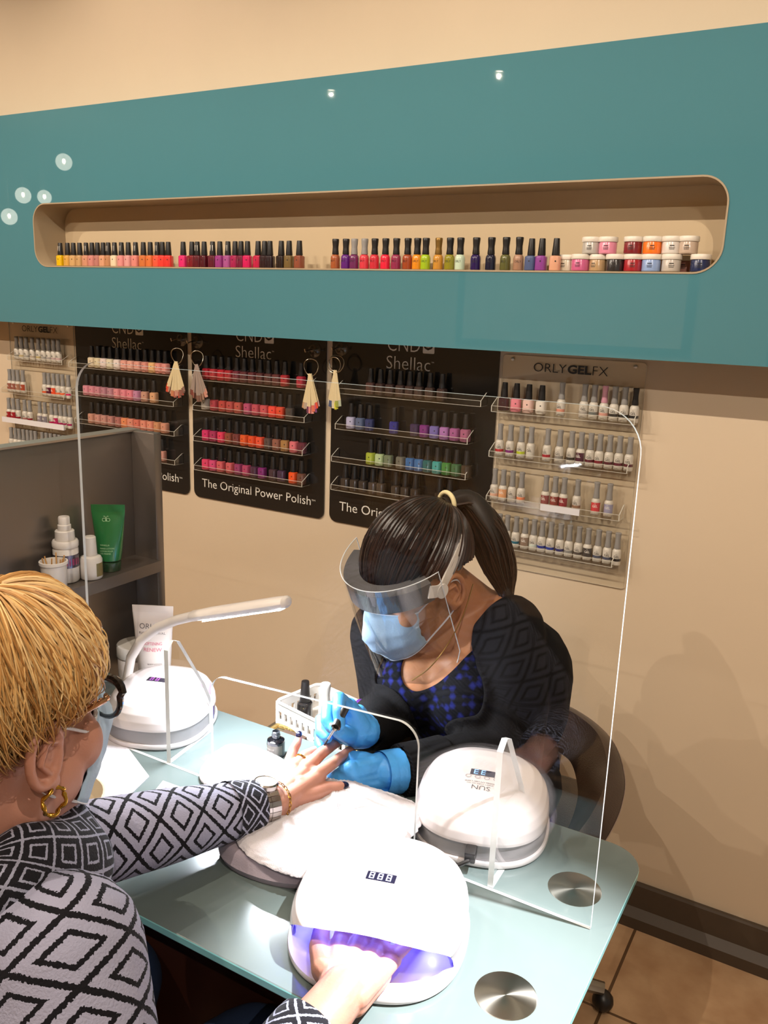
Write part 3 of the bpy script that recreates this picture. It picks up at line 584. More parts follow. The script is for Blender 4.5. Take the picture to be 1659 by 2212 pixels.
# ------------------------------------------------------------------ nail tip rings on suction cups
CUPM = clear('suction_cup_rubber', (0.72, 0.72, 0.70), 0.08, 0.15, 0.7)
RINGM = mat('split_ring_steel', 'b3aa98', 0.25, metal=1.0)
IVORY = mat('ivory_nail_stick', 'd9c69c', 0.35, coat=0.2); CLEARST = mat('frosted_nail_stick', '9c8a80', 0.3, coat=0.2)
TIP = obj_color_mat('painted_tip', 0.25, 0.6)
def tip_ring(px, py, cpx, cpy, tilt0, tilt1, n, cols, m, wd, y=-0.05, black=False):
    cp = atY(cpx, cpy, -0.012)
    cu = empty('suction_cup', (cp.x, -0.0052, cp.z), 'clear suction cup ' + wd, 'suction cup', None)
    R = Matrix.Rotation(PI/2, 4, 'X')
    MB().lathe([(0.021, 0.0), (0.0205, 0.0015), (0.014, 0.004), (0.008, 0.009), (0.006, 0.014), (0.0005, 0.015)], 24, M=R).build('cup', CUPM, cu)
    MB().tube([(0, -0.012, 0.002), (0, -0.03, 0.0), (0, -0.045, -0.004), (0, -0.048, 0.004)], 0.0016, 8).build('hook', RINGM, cu)
    c = atY(px, py, y)
    r = empty('nail_tip_ring', (c.x, y, c.z), 'ring of nail tip samples hanging ' + wd, 'colour samples', None)
    rr = 0.023
    MB().tube([(rr*math.sin(2*PI*k/28), 0.004*math.sin(4*PI*k/28), rr*math.cos(2*PI*k/28)) for k in range(28)], 0.0014, 8, closed=True).build('ring', RINGM, r)
    if black: MB().tube([(rr*0.9*math.sin(2*PI*k/28)-0.004, -0.006, rr*0.9*math.cos(2*PI*k/28)-0.003) for k in range(28)], 0.0012, 8, closed=True).build('inner_ring', RINGM, r)
    for i in range(n):
        f = i/(n-1); a = tilt0+(tilt1-tilt0)*f; L = 0.088+0.012*math.sin(PI*f)+random.uniform(-.004, .004)
        ang = a*0.75
        root = V((rr*0.85*math.sin(ang), -0.004-0.0016*(i % 3), -rr*0.92*math.cos(ang)))
        M = Matrix.Translation(root) @ Matrix.Rotation(-a, 4, 'Y') @ Matrix.Rotation(random.uniform(-.5, .5), 4, 'Z')
        w0, w1 = 0.0035, 0.0055; zt = -L*0.82
        def strip(z0, z1, wa, wb, mt, par, nm):
            s = MB(); prof = [(-1, 0), (-.5, -.0012), (0, -.0016), (.5, -.0012), (1, 0)]
            for yo in (0, 0.0009): s.v += [(u*wa, v+yo, z0) for u, v in prof]+[(u*wb, v+yo, z1) for u, v in prof]
            s.uv = [(0, 0)]*20
            for k in range(4):
                s.f += [[k, k+1, 6+k, 5+k], [10+k+1, 10+k, 15+k, 16+k]]; s.mi += [0, 0]
            s.f += [[0, 5, 15, 10], [4, 14, 19, 9], [5, 6, 7, 8, 9, 19, 18, 17, 16, 15], [4, 3, 2, 1, 0, 10, 11, 12, 13, 14]]; s.mi += [0]*4
            o = s.build(nm, mt, par); return o
        st = strip(0.005, zt, w0*0.7, w1, m, r, 'nail_stick'); st.matrix_local = M
        tp = strip(zt-0.0002, -L, w1*1.02, w1*0.9, TIP, st, 'painted_tip'); tp.color = (*rgb(cols[i % len(cols)]), 1)
tip_ring(383, 769, 390, 733, -0.42, 0.32, 15, ['d9482e','d8503a','b98a78','c9a58c','b56a58','c77f5c','b8563f','a8655c','c9907c','c23f33','9b6a5c','8c5a4c','a04a40','7d5a50','8a6a60'], IVORY, 'at upper right of the leftmost black rack')
tip_ring(426, 775, 424, 738, -0.22, 0.42, 12, ['6b4038','7a3a35','8d5a50','5e3a34','6b4a42','7b5a4e','8d6a58','5f4038','9a7a68','b98070','c98d7c','cf9484'], CLEARST, 'at upper left of the middle black rack')
tip_ring(672, 794, 677, 756, -0.20, 0.30, 13, ['b8906c','c09a7a','b5a08c','c9a58a','6b3a55','dd8a8a','d98a92','e09a90','d9705c','7a4a80','c05a78','e0503a','c9a0a0'], IVORY, 'at upper right of the middle black rack')
tip_ring(727, 786, 735, 752, -0.20, 0.16, 11, ['d9c9a8','b9b0a0','4a5878','46546f','4f5d7c','dcd0b0','c9c04a','d5cc3a','9aa04a','c9c6a0','b0b8a0'], IVORY, 'at upper left of the rightmost black rack', black=True)
# ------------------------------------------------------------------ manicure table
TZ = 0.75
TGLASS = mat('frosted_green_glass', '626d6b', 0.22, spec=0.6, noise=0.10, nscale=7, coat=0.25)
TEDGE = mat('piped_light_glass_edge', '94dcde', 0.12, spec=0.7, coat=0.6)  # polished aqua edge, colour brightened for the light piped through the glass
WOOD = mat('dark_mahogany', '3a1d12', 0.35, noise=0.35, nscale=14)
tbl = empty('manicure_table', (-0.73, -1.07, 0), 'glass topped manicure table with a dark wooden pedestal', 'table')
bm = bmesh.new()
pts = rrect(-1.268, -0.190, -1.310, -0.832, 0.052, 10)
vs = [bm.verts.new((x, y, TZ-0.012)) for x, y in pts]; f = bm.faces.new(vs)
ex = bmesh.ops.extrude_face_region(bm, geom=[f]); bmesh.ops.translate(bm, verts=[v for v in ex['geom'] if isinstance(v, bmesh.types.BMVert)], vec=(0, 0, 0.012))
top_e = [e for e in bm.edges if abs(e.verts[0].co.z-e.verts[1].co.z) < 1e-6]
bmesh.ops.bevel(bm, geom=top_e, offset=0.0018, segments=2, affect='EDGES', profile=0.5)
bmesh.ops.recalc_face_normals(bm, faces=bm.faces[:])
for f in bm.faces: f.material_index = 0 if abs(f.normal.z) > 0.9 else 1
me = bpy.data.meshes.new('glass_top'); bm.to_mesh(me); bm.free(); me.materials.append(TGLASS); me.materials.append(TEDGE)
o = bpy.data.objects.new('glass_top', me); C.objects.link(o); o.parent = tbl; local(o, tbl.location)
local(MB().box((-1.20, -1.20, 0), (-0.42, -0.93, 0.70), bev=0.006).build('pedestal', WOOD, tbl), tbl.location)
STEEL = mat('brushed_steel', '9f9a90', 0.28, metal=1.0)
nt = STEEL.node_tree; b_ = nt.nodes['Principled BSDF']; b_.inputs['Anisotropic'].default_value = 0.85
tg = nt.nodes.new('ShaderNodeTangent'); tg.direction_type = 'RADIAL'; tg.axis = 'Z'; nt.links.new(tg.outputs[0], b_.inputs['Tangent'])
for x, y in ((-0.255, -0.963), (-0.264, -1.183), (-1.2, -0.963), (-1.2, -1.183)):
    local(MB().lathe([(0.0005, TZ+0.0005), (0.034, TZ+0.0005), (0.0355, TZ+0.0002), (0.0355, TZ-0.004)], 40, M=Matrix.Translation((x, y, 0)), caps=False).build('steel_disc', STEEL, tbl), tbl.location)
    if x > -1: 
        local(MB().lathe([(0.02, 0.70), (0.02, TZ-0.0125)], 20, M=Matrix.Translation((x, y, 0))).build('standoff', STEEL, tbl), tbl.location)
        local(MB().box((x-0.025, y-0.03, 0.68), (-0.41, y+0.03, 0.70)).build('bracket', WOOD, tbl), tbl.location)
    else:
        local(MB().lathe([(0.02, 0.70), (0.02, TZ-0.0125)], 20, M=Matrix.Translation((x+0.03, y, 0))).build('standoff', STEEL, tbl), tbl.location)

# ------------------------------------------------------------------ clear counter shield
SH = clear('shield_acrylic', (0.985, 0.99, 0.99), 0.022, 0.01, 0.7)
SHE = mat('piped_light_sawn_edge', 'e4e6e6', 0.25, spec=0.7, coat=0.6)  # frosty sawn edge, whitened to carry the lamp light piped into it
SY = -1.0257
sh = empty('counter_shield', (-0.66, SY, TZ), 'clear acrylic counter shield standing on the table between client and technician', 'sneeze guard')
def arc(cx, cz, r, a0, a1, n=10): return [(cx+r*math.cos(math.radians(a0+(a1-a0)*k/n)), cz+r*math.sin(math.radians(a0+(a1-a0)*k/n))) for k in range(n+1)]
zb, zt_, xl, xr = TZ+0.0006, 1.402, -1.107, -0.214
ol = [(xl, zb), (-0.833, zb)] + arc(-0.833+0.028, 0.937-0.028, 0.028, 180, 90) + arc(-0.467-0.032, 0.954-0.032, 0.032, 90, 0) + [(-0.467, zb), (xr, zb)] + arc(xr-0.05, zt_-0.05, 0.05, 0, 90) + arc(xl+0.05, zt_-0.05, 0.05, 90, 180)
local(MB().prism(ol, SY-0.0025, SY+0.0025, 0, 1).build('panel', [SH, SHE], sh, smooth=False), sh.location)
def fin(x, rot):
    pr = [(0.003, 0), (0.128, 0), (0.128, 0.055), (0.105, 0.10), (0.035, 0.205), (0.018, 0.212), (0.003, 0.20)]
    m = MB(); n = len(pr); t = 0.004
    m.add([(-t, y, z) for y, z in pr]+[(t, y, z) for y, z in pr], [tuple(range(n)), tuple(range(2*n-1, n-1, -1))], 0)
    for k in range(n): m.f.append([k, n+k, n+(k+1) % n, (k+1) % n]); m.mi.append(1)
    o = m.build('fin', [SH, SHE], sh, smooth=False)
    o.data.transform(Matrix.Translation((x, SY, TZ+0.0006)) @ Matrix.Rotation(rot, 4, 'Z')); local(o, sh.location)
fin(-0.352, math.radians(2)); fin(-0.931, math.radians(8))

# ------------------------------------------------------------------ metal divider with its shelf
BRUSH = mat('brushed_dark_metal', '8d837b', 0.34, metal=0.85)
nt = BRUSH.node_tree; tc = nt.nodes.new('ShaderNodeTexCoord'); mp = nt.nodes.new('ShaderNodeMapping'); mp.inputs['Scale'].default_value = (40, 2, 600)
nz = nt.nodes.new('ShaderNodeTexNoise'); nz.inputs['Scale'].default_value = 3; nt.links.new(tc.outputs['Object'], mp.inputs[0]); nt.links.new(mp.outputs[0], nz.inputs[0])
mr = nt.nodes.new('ShaderNodeMapRange'); mr.inputs[3].default_value = 0.26; mr.inputs[4].default_value = 0.42; nt.links.new(nz.outputs[0], mr.inputs[0]); nt.links.new(mr.outputs[0], nt.nodes['Principled BSDF'].inputs['Roughness'])
dv = empty('divider_screen', (-1.27, -1.2, TZ), 'brushed dark metal divider with a narrow shelf at the left end of the table', 'divider')
local(MB().box((-1.285, -2.3, 0.0), (-1.2625, -0.748, 1.245), bev=0.002).build('panel', BRUSH, dv), dv.location)
local(MB().box((-1.2627, -0.768, TZ+0.0006), (-1.201, -0.748, 1.247), bev=0.002).build('end_post', BRUSH, dv), dv.location)
local(MB().box((-1.2627, -2.3, 0.982), (-1.192, -0.7685, 0.992)).box((-1.196, -2.3, 0.970), (-1.190, -0.7685, 0.9925)).build('shelf', BRUSH, dv, smooth=False), dv.location)
local(MB().box((-1.290, -2.3, 1.2452), (-1.2575, -0.748, 1.249)).build('top_rail', mat('bright_trim', 'b7ab9f', 0.3, metal=0.8), dv, smooth=False), dv.location)
SZ = 0.9930
WPL = mat('white_plastic', 'ddd6cf', 0.35, coat=0.2)
sb = empty('spray_bottle', (-1.238, -0.958, SZ), 'white pump bottle with stepped cap behind the candle on the divider shelf', 'bottle')
MB().lathe([(0.021, 0), (0.0225, 0.003), (0.0225, 0.06), (0.021, 0.064)], 28).build('bottle', WPL, sb)
bnd = MB(); bnd.lathe([(0.0228, 0.028), (0.0228, 0.052)], 28, caps=False).build('silver_label', mat('silver_label', '6e6672', 0.25, metal=0.7), sb)
q = MB()
for k in range(9): q.lathe([(0.0231, 0.031+random.uniform(0, .003)), (0.0231, 0.046)], 1, caps=False) if False else None
for k in range(7):
    a = -1.2+0.27*k; wq = random.uniform(.04, .1)
    q.add([(0.02305*math.cos(a+d), 0.02305*math.sin(a+d), z) for z in (0.033, 0.045) for d in (-wq, wq)], [(0, 1, 3, 2)])
q.build('lettering', mat('magenta_print', '8c2a55', 0.4), sb)
MB().lathe([(0.0225, 0.0642), (0.0232, 0.066), (0.0232, 0.074), (0.0215, 0.077)], 28).build('collar', WPL, sb)
MB().lathe([(0.017, 0.0772), (0.0175, 0.079), (0.017, 0.094), (0.0155, 0.0955)], 24).build('neck', WPL, sb)
MB().lathe([(0.0115, 0.0957), (0.012, 0.097), (0.0118, 0.105), (0.0102, 0.1065), (0.0102, 0.1185), (0.009, 0.1205), (0.0005, 0.121)], 20).build('pump', WPL, sb)
cn = empty('candle_jar', (-1.215, -1.004, SZ), 'small white lit jar with wooden sticks at the front of the divider shelf', 'jar')
MB().lathe([(0.019, 0), (0.021, 0.003), (0.0225, 0.045), (0.0245, 0.047), (0.0245, 0.052), (0.022, 0.0525), (0.021, 0.046), (0.0195, 0.004), (0.0005, 0.004)], 28, caps=False).build('jar', WPL, cn)
for k in range(7): MB().tube([(0.01*math.cos(k), 0.01*math.sin(k), 0.006), (0.019*math.cos(k*1.1), 0.019*math.sin(k*1.1), 0.058+0.002*(k % 3))], 0.0012, 6).build('stick', mat('orange_stick', 'c8975a', 0.6) if k == 0 else bpy.data.materials['orange_stick'], cn)
lb = empty('lotion_bottle', (-1.2145, -0.922, SZ), 'small white cosmetic bottle with a gold label beside the green tube', 'bottle')
MB().lathe([(0.019, 0), (0.0205, 0.002), (0.0205, 0.036), (0.018, 0.041), (0.0125, 0.0435)], 26).build('bottle', WPL, lb)
MB().lathe([(0.0115, 0.0437), (0.0118, 0.045), (0.0105, 0.078), (0.009, 0.0795)], 22).build('cap', WPL, lb)
m = MB(); ks = [-0.25+0.12*k for k in range(9)]
m.add([(0.0207*math.cos(a), 0.0207*math.sin(a), z) for z in (0.006, 0.031) for a in ks], [(k, k+1, 10+k, 9+k) for k in range(8)]); m.build('label', mat('gold_label', '8a7d52', 0.35, metal=0.5), lb)
def squeeze_tube(name, loc, H, w, d, capr, caph, body_m, cap_m, label, rz, crimp=0.014):
    t = empty(name, loc, label, 'tube', rz=rz)
    m = MB(); n = 32; rings = []
    for i in range(15):
        f = i/14; z = caph+0.003+(H-caph-0.003-crimp)*f
        a = capr*1.12+(w/2-capr*1.12)*f**0.8; b2 = max(0.0012, d/2*(1-f**2.2)+0.0012)
        rings.append((z, a, b2))
    rings += [(H-crimp+0.0005, w/2, 0.0012), (H, w/2*1.01, 0.0011)]
    vs = [(a*math.cos(2*PI*k/n), b2*math.sin(2*PI*k/n), z) for z, a, b2 in rings for k in range(n)]
    fs = [(i*n+k, i*n+(k+1) % n, (i+1)*n+(k+1) % n, (i+1)*n+k) for i in range(len(rings)-1) for k in range(n)]
    fs += [tuple(range(n-1, -1, -1)), tuple((len(rings)-1)*n+k for k in range(n))]
    m.add(vs, fs); m.build('tube', body_m, t)
    MB().lathe([(capr, 0), (capr*1.05, 0.002), (capr*1.1, caph-0.001), (capr*1.02, caph)], 28).build('cap', cap_m, t)
    def surf(x, z):
        f = max(0, min(1, (z-caph-0.003)/(H-caph-0.003-crimp))); a = capr*1.12+(w/2-capr*1.12)*f**0.8; b2 = max(0.0012, d/2*(1-f**2.2)+0.0012)
        return -b2*math.sqrt(max(0, 1-min(1, (x/a)**2)))-0.0004
    return t, surf
GREEN = mat('green_tube', '1c6a33', 0.28, spec=0.6, coat=0.4); GREEN2 = mat('green_cap', '0d3a1c', 0.3)
gt, sf = squeeze_tube('lotion_tube', (-1.224, -0.868, SZ), 0.128, 0.062, 0.036, 0.0185, 0.018, GREEN, GREEN2, 'green hand lotion tube standing on its cap on the divider shelf', math.radians(35))
def tube_text(t, sf, lines, mt, nm='lettering'):
    m = MB()
    for sx, x0, x1, z0, z1, bd in lines: text_into(m, sx, lambda u, v: (x0+(x1-x0)*u, sf(x0+(x1-x0)*u, z0+(z1-z0)*v), z0+(z1-z0)*v), bd)
    return m.build(nm, mt, t, smooth=False)
LIME = mat('pale_green_print', 'b6d7a8', 0.5)
tube_text(gt, sf, [('VANILLA', -0.014, 0.004, 0.0515, 0.0545, 0), ('HAND LOTION', -0.014, 0.012, 0.0450, 0.0480, 0), ('LOTION POUR', -0.014, 0.010, 0.0400, 0.0428, 0), ('LES MAINS', -0.014, 0.006, 0.0352, 0.0380, 0)], LIME)
lg = MB()
for cx_, s_ in ((-0.0065, 1), (0.0012, -1)):
    cz_ = 0.1000
    pth = [(cx_+0.0032*math.cos(a), sf(cx_, cz_)-0.0003, cz_+0.0032*math.sin(a)) for a in [k*2*PI/16 for k in range(16)]]
    lg.tube(pth, 0.0005, 6, closed=True)
    lg.tube([(cx_+s_*0.0034, sf(cx_, .1)-0.0003, cz_-0.003), (cx_+s_*0.0036, sf(cx_, .1)-0.0003, cz_+0.004), (cx_+s_*0.0012, sf(cx_, .1)-0.0003, cz_+0.0072), (cx_-s_*0.001, sf(cx_, .1)-0.0003, cz_+0.0066)], 0.0005, 6)
text_into(lg, 'COSMETICS', lambda u, v: (-0.010+0.015*u, sf(0, .094)-0.0003, 0.0925+0.0014*v)) if False else None
lg.build('emblem', LIME, gt)
WT = mat('white_tube', 'e2d6d0', 0.3, coat=0.3)
ot, sf2 = squeeze_tube('cream_tube', (-1.128, -0.856, TZ+0.0006), 0.186, 0.078, 0.046, 0.024, 0.02, WT, WPL, 'tall white cream tube standing behind the white nail lamp', math.radians(28))
GREYINK = mat('grey_print', '5b5557', 0.5); PINKINK = mat('pink_print', 'd86f86', 0.5)
tube_text(ot, sf2, [('ORLY', -0.024, 0.012, 0.142, 0.152, -0.004), ('RICH RENEWAL', -0.024, 0.026, 0.132, 0.1365, -0.006), ('BODY LOTION', -0.006, 0.02, 0.074, 0.077, -0.006), ('PINK GRAPEFRUIT', -0.006, 0.026, 0.068, 0.0705, -0.006)], GREYINK)
tube_text(ot, sf2, [('SOFTENING', -0.014, 0.020, 0.112, 0.118, 0.0), ('RENEW', -0.014, 0.020, 0.1, 0.107, 0.0)], PINKINK, 'pink_lettering')
tub = empty('cream_tub', (-1.196, -0.838, TZ+0.0006), 'white round tub left of the tall cream tube', 'tub')
MB().lathe([(0.033, 0), (0.035, 0.003), (0.035, 0.062), (0.034, 0.064)], 32).build('tub', WT, tub)
MB().lathe([(0.0365, 0.0645), (0.037, 0.066), (0.037, 0.086), (0.0355, 0.088)], 32).build('lid', WPL, tub)
nb_ = dup(PROTO['o'], (-1.012, -0.872, TZ+0.0006), 'nude polish bottle on the table at the right rear of the left nail lamp', None, 0, rgb('b58a7c')); nb_['category'] = 'nail polish'; nb_.pop('group', None)
vb = empty('polish_bottle', (-0.974, -0.885, TZ+0.0006), 'violet polish bottle with a tall mauve cap on the table by the left nail lamp', 'nail polish')
MB().lathe([(0.013, 0), (0.0155, 0.002), (0.0155, 0.033), (0.014, 0.037), (0.009, 0.04)], 24).build('bottle', mat('violet_polish', '2e2468', 0.2, coat=0.6), vb)
MB().lathe([(0.0105, 0.0402), (0.011, 0.042), (0.0108, 0.078), (0.0095, 0.08)], 20).build('cap', mat('mauve_cap', '8a6f78', 0.45), vb)
ds = empty('ring_dish', (*atZ(128, 1742, 0.76).xy, TZ+0.0006), 'round beige dish half hidden behind the mask of the client', 'dish')
MB().lathe([(0.04, 0), (0.055, 0.004), (0.066, 0.026), (0.063, 0.027), (0.052, 0.007), (0.0005, 0.005)], 36, caps=False).build('dish', mat('beige_ceramic', 'b5a58c', 0.4), ds)

# ------------------------------------------------------------------ nail lamps
LAMPW = mat('white_lamp_shell', 'ddd3d2', 0.22, coat=0.5)
LAMPG = mat('shaded_lamp_skirt', '8f8a8b', 0.45)  # shade under the dome overhang, put in as a grey lower band
UVIN = mat('violet_lamp_inside', (0.16, 0.13, 0.72), 0.3, emit=(0.10, 0.085, 1.0), estr=1.5)
UVOFF = mat('unlit_reflector', 'b9b4b8', 0.3)
UVLED = glow('uv_led', (0.26, 0.30, 1.0), 320.0)
SCREEN = mat('dark_display', '1c1a2c', 0.15)
SEG = glow('lit_segment', (0.25, 0.50, 1.0), 2.2)
SEGW = mat('pale_segment', 'c9c9f2', 0.4, emit=(0.65, 0.7, 1.0), estr=0.5)
from mathutils.bvhtree import BVHTree
def sup(a, ax, ay, e=2.5):
    c, s = math.cos(a), math.sin(a); q = (abs(c)**e+abs(s)**e)**(-1/e); return ax*c*q, ay*s*q
def nail_lamp(loc, rz, label, opening=True, seg=SEG, digits='88', lit=True, flip=False, text=True, size=1.0, tall=1.0):
    L_ = empty('nail_lamp', loc, label, 'nail lamp', rz=rz)
    ax, ay, H = 0.098*size, 0.106*size, 0.092*tall; n = 160
    prof = [(0.985, 0.010), (0.985, 0.030), (1.0, 0.033), (1.0, 0.037), (0.985, 0.048), (0.945, 0.060), (0.87, 0.071), (0.74, 0.081), (0.55, 0.088), (0.33, 0.0912), (0.12, 0.092)]
    prof = [(r, z if z < 0.035 else 0.037+(z-0.037)*tall) for r, z in prof]; full = []
    for i in range(len(prof)-1):
        (r0, z0), (r1, z1) = prof[i], prof[i+1]
        for k in range(8): full.append((r0+(r1-r0)*k/8, z0+(z1-z0)*k/8))
    full.append(prof[-1])
    def hole_top(a):
        d = abs(((a+PI/2+PI) % (2*PI))-PI)/math.radians(66)
        return 0.068*math.sqrt(1-d**2.6) if opening and d < 1 else -1
    def radius_at(z):
        for (r0, z0), (r1, z1) in zip(prof, prof[1:]):
            if z0 <= z <= z1: return r0+(r1-r0)*(z-z0)/max(1e-9, z1-z0)
        return prof[0][0] if z < prof[0][1] else prof[-1][0]
    def shell(sc, skip_bottom, mi_fn):
        m = MB(); vs = []; gone = []
        for r, z in full:
            for k in range(n):
                ht = hole_top(2*PI*k/n); r_, z_ = r, z; gone.append(z < ht)
                if z < ht: z_ = ht; r_ = radius_at(ht)
                x, y = sup(2*PI*k/n, ax*r_*sc, ay*r_*sc); vs.append((x, y, z_*sc if sc < 1 else z_))
        fs = []; mi = []
        for i in range(len(full)-1):
            for k in range(n):
                z = (full[i][1]+full[i+1][1])/2; k2 = (k+1) % n
                if gone[i*n+k] and gone[i*n+k2] and gone[(i+1)*n+k] and gone[(i+1)*n+k2]: continue
                fs.append((i*n+k, i*n+(k+1) % n, (i+1)*n+(k+1) % n, (i+1)*n+k)); mi.append(mi_fn(z))
        fs.append(tuple((len(full)-1)*n+k for k in range(n))); mi.append(mi_fn(H))
        o0 = len(m.v); m.add(vs, fs); m.mi = mi; return m
    so = shell(1.0, False, lambda z: 1 if z < 0.0335 else 0).build('shell', [LAMPW, LAMPG], L_)
    if opening:
        shell(0.955, False, lambda z: 0).build('reflector', UVIN if lit else UVOFF, L_)
        if lit:
            for k in range(10):
                a = PI/2+(k-4.5)*0.55
                x, y = sup(a, ax*0.62, ay*0.62); MB().lathe([(0.0005, 0.0705), (0.0042, 0.0715)], 10, M=Matrix.Translation((x, y*0.9+0.008, 0.0)), caps=False).build('uv_led', UVLED, L_)
    bs = MB(); bs.v = []; pr = [(0.97, 0.0), (1.02, 0.002), (1.03, 0.006), (1.02, 0.0095), (0.9, 0.0098), (0.02, 0.0098)]
    vs = [(*sup(2*PI*k/n, ax*r, ay*r), z) for r, z in pr for k in range(n)]
    bs.add(vs, [(i*n+k, i*n+(k+1) % n, (i+1)*n+(k+1) % n, (i+1)*n+k) for i in range(len(pr)-1) for k in range(n)]+[tuple(range(n-1, -1, -1))]); bs.build('base_plate', LAMPW, L_)
    bvh = BVHTree.FromPolygons([v.co for v in so.data.vertices], [tuple(p.vertices) for p in so.data.polygons])
    def drop(x, y, up=0.0004):
        h = bvh.ray_cast(V((x, y, 0.2)), V((0, 0, -1)))
        return V((x, y, (h[0].z if h[0] else 0.09)+up))
    s = -1 if flip else 1
    def grid(x0, x1, y0, y1, up, m, nx=8, ny=4):
        vs = [drop(s*(x0+(x1-x0)*i/nx), s*(y0+(y1-y0)*j/ny), up) for j in range(ny+1) for i in range(nx+1)]
        m.add(vs, [(j*(nx+1)+i, j*(nx+1)+i+1, (j+1)*(nx+1)+i+1, (j+1)*(nx+1)+i) for j in range(ny) for i in range(nx)])
    dx0, dy0 = -0.017, (0.008 if tall > 0.9 else -0.018)
    d = MB(); grid(dx0, dx0+0.036, dy0, dy0+0.015, 0.0005, d); dsp = d.build('display', SCREEN, L_)
    g = MB(); segs = {'8': 'abcdefg', '3': 'abcdg', 'E': 'adefg'}
    for i, ch in enumerate(digits):
        wd, hh = 0.0062, 0.0112; x = dx0+0.0035+i*0.0105+(0.0105 if len(digits) == 2 else 0); y = dy0+0.0018; t = 0.0014
        box = {'a': (x, y+hh-t, x+wd, y+hh), 'd': (x, y, x+wd, y+t), 'g': (x, y+hh/2-t/2, x+wd, y+hh/2+t/2), 'b': (x+wd-t, y+hh/2, x+wd, y+hh), 'c': (x+wd-t, y, x+wd, y+hh/2), 'f': (x, y+hh/2, x+t, y+hh), 'e': (x, y, x+t, y+hh/2)}
        for c_ in segs[ch]: bx = box[c_]; grid(bx[0], bx[2], bx[1], bx[3], 0.0009, g, 1, 1)
    sg = g.build('lit_digits', seg, dsp)
    if text:
        t = MB()
        def tt(sx, x0, x1, y0, y1, bd=0): text_into(t, sx, lambda u, v: drop(s*(x0+(x1-x0)*u), s*(y0+(y1-y0)*v), 0.0006), bd)
        tt('SUN', -0.014, 0.012, 0.047, 0.056, -0.01); tt('6', 0.015, 0.021, 0.048, 0.055, 0.01) if False else None
        tt('MODEL UV LED LAMP', -0.022, 0.024, 0.038, 0.0405); tt('SMART CURE 365 NM', -0.018, 0.020, 0.0425, 0.0445)
        t.build('lettering', INK, L_, smooth=False)
        k2 = MB()
        for i in range(4):
            c_ = -0.02+i*0.0135; k2.add([drop(s*(c_+0.0042*math.cos(a)*q_), s*(0.0275+0.0042*math.sin(a)*q_), 0.0005) for q_ in (1, .8) for a in [j*2*PI/14 for j in range(14)]], [(j, (j+1) % 14, 14+(j+1) % 14, 14+j) for j in range(14)])
        k2.build('touch_buttons', mat('grey_button', '8d8488', 0.4) if 'grey_button' not in bpy.data.materials else bpy.data.materials['grey_button'], L_)
    return L_
lampF = nail_lamp((-0.436, -1.170, TZ+0.0006), math.radians(17), 'white nail lamp at the front of the table curing the hand of the client', True, SEGW, '888', True, False, False, 1.08, 0.82)
lampR = nail_lamp((-0.422, -0.894, TZ+0.0006), math.radians(196), 'white nail lamp behind the shield at the right showing a blue display', True, SEG, '33', False, False, True)
lampL = nail_lamp((-1.038, -0.928, TZ+0.0006), math.radians(200), 'white nail lamp with a curved light arm at the left end of the table', True, mat('violet_segment', '9a50a8', 0.4), '88', False, False, False, 0.92)
plug = MB().box((-0.0075, -0.024, 0.018), (0.0075, 0.0, 0.034), bev=0.002)
p_ = plug.build('power_plug', BLACKCAP, lampR); p_.matrix_local = Matrix.Rotation(PI, 4, 'Z') @ Matrix.Translation((0.0, -0.103, 0.0))
cb = MB(); c0 = Matrix.Rotation(math.radians(196)+PI, 4, 'Z') @ V((0, -0.128, 0.024))
c0 = V((-0.422, -0.894, TZ)) + c0
cb.tube([c0, c0+V((-0.02, -0.02, -0.008)), (-0.49, -1.055, TZ+0.012), (-0.505, -1.085, TZ+0.006), (-0.492, -1.1, TZ+0.004)], 0.003, 8)
tag(cb.build('power_cable', BLACKCAP), 'black power cable running from the right nail lamp to the white towel', 'cable')

# ------------------------------------------------------------------ desk light: white arm with an LED strip head
ARM = mat('white_lamp_arm', 'e6dcd6', 0.3, coat=0.3)
LEDM = glow('cool_led_strip', COOL, 820.0)
dl = lampL; ML_ = Matrix.Translation(lampL.location) @ Matrix.Rotation(lampL.rotation_euler.z, 4, 'Z')
def on_lamp(o): o.matrix_parent_inverse = ML_.inverted(); return o
ay_ = -0.93
path = [V((-1.115, ay_, TZ+0.012)), atY(274, 1470, ay_), atY(283, 1420, ay_), atY(305, 1383, ay_), atY(340, 1356, ay_), atY(380, 1340, ay_), atY(425, 1329, ay_)]
on_lamp(MB().tube(path, 0.0088, 12).build('light_arm', ARM, dl))
h0, h1 = atY(420, 1330, ay_), atY(618, 1300, ay_)
dr = (h1-h0).normalized(); sd = V((0, 1, 0)); nn = dr.cross(sd).normalized()
if nn.z < 0: nn = -nn
hd = MB(); pts_h = [h0+dr*((h1-h0).length*k/10) for k in range(11)]
hd.tube([h0-dr*0.004]+pts_h+[h1+dr*0.004], [0.008]+[0.0098]*2+[0.0108]*8+[0.0098, 0.006], 12, up=(0, 1, 0), flat=1.55)
on_lamp(hd.build('light_head', ARM, dl))
ls = MB(); a_, b2_ = h0+dr*0.02-nn*0.0111, h1-dr*0.01-nn*0.0111
ls.add([a_-sd*0.0065, b2_-sd*0.0065, b2_+sd*0.0065, a_+sd*0.0065], [(0, 1, 2, 3)])
on_lamp(ls.build('led_strip', LEDM, dl, smooth=False))

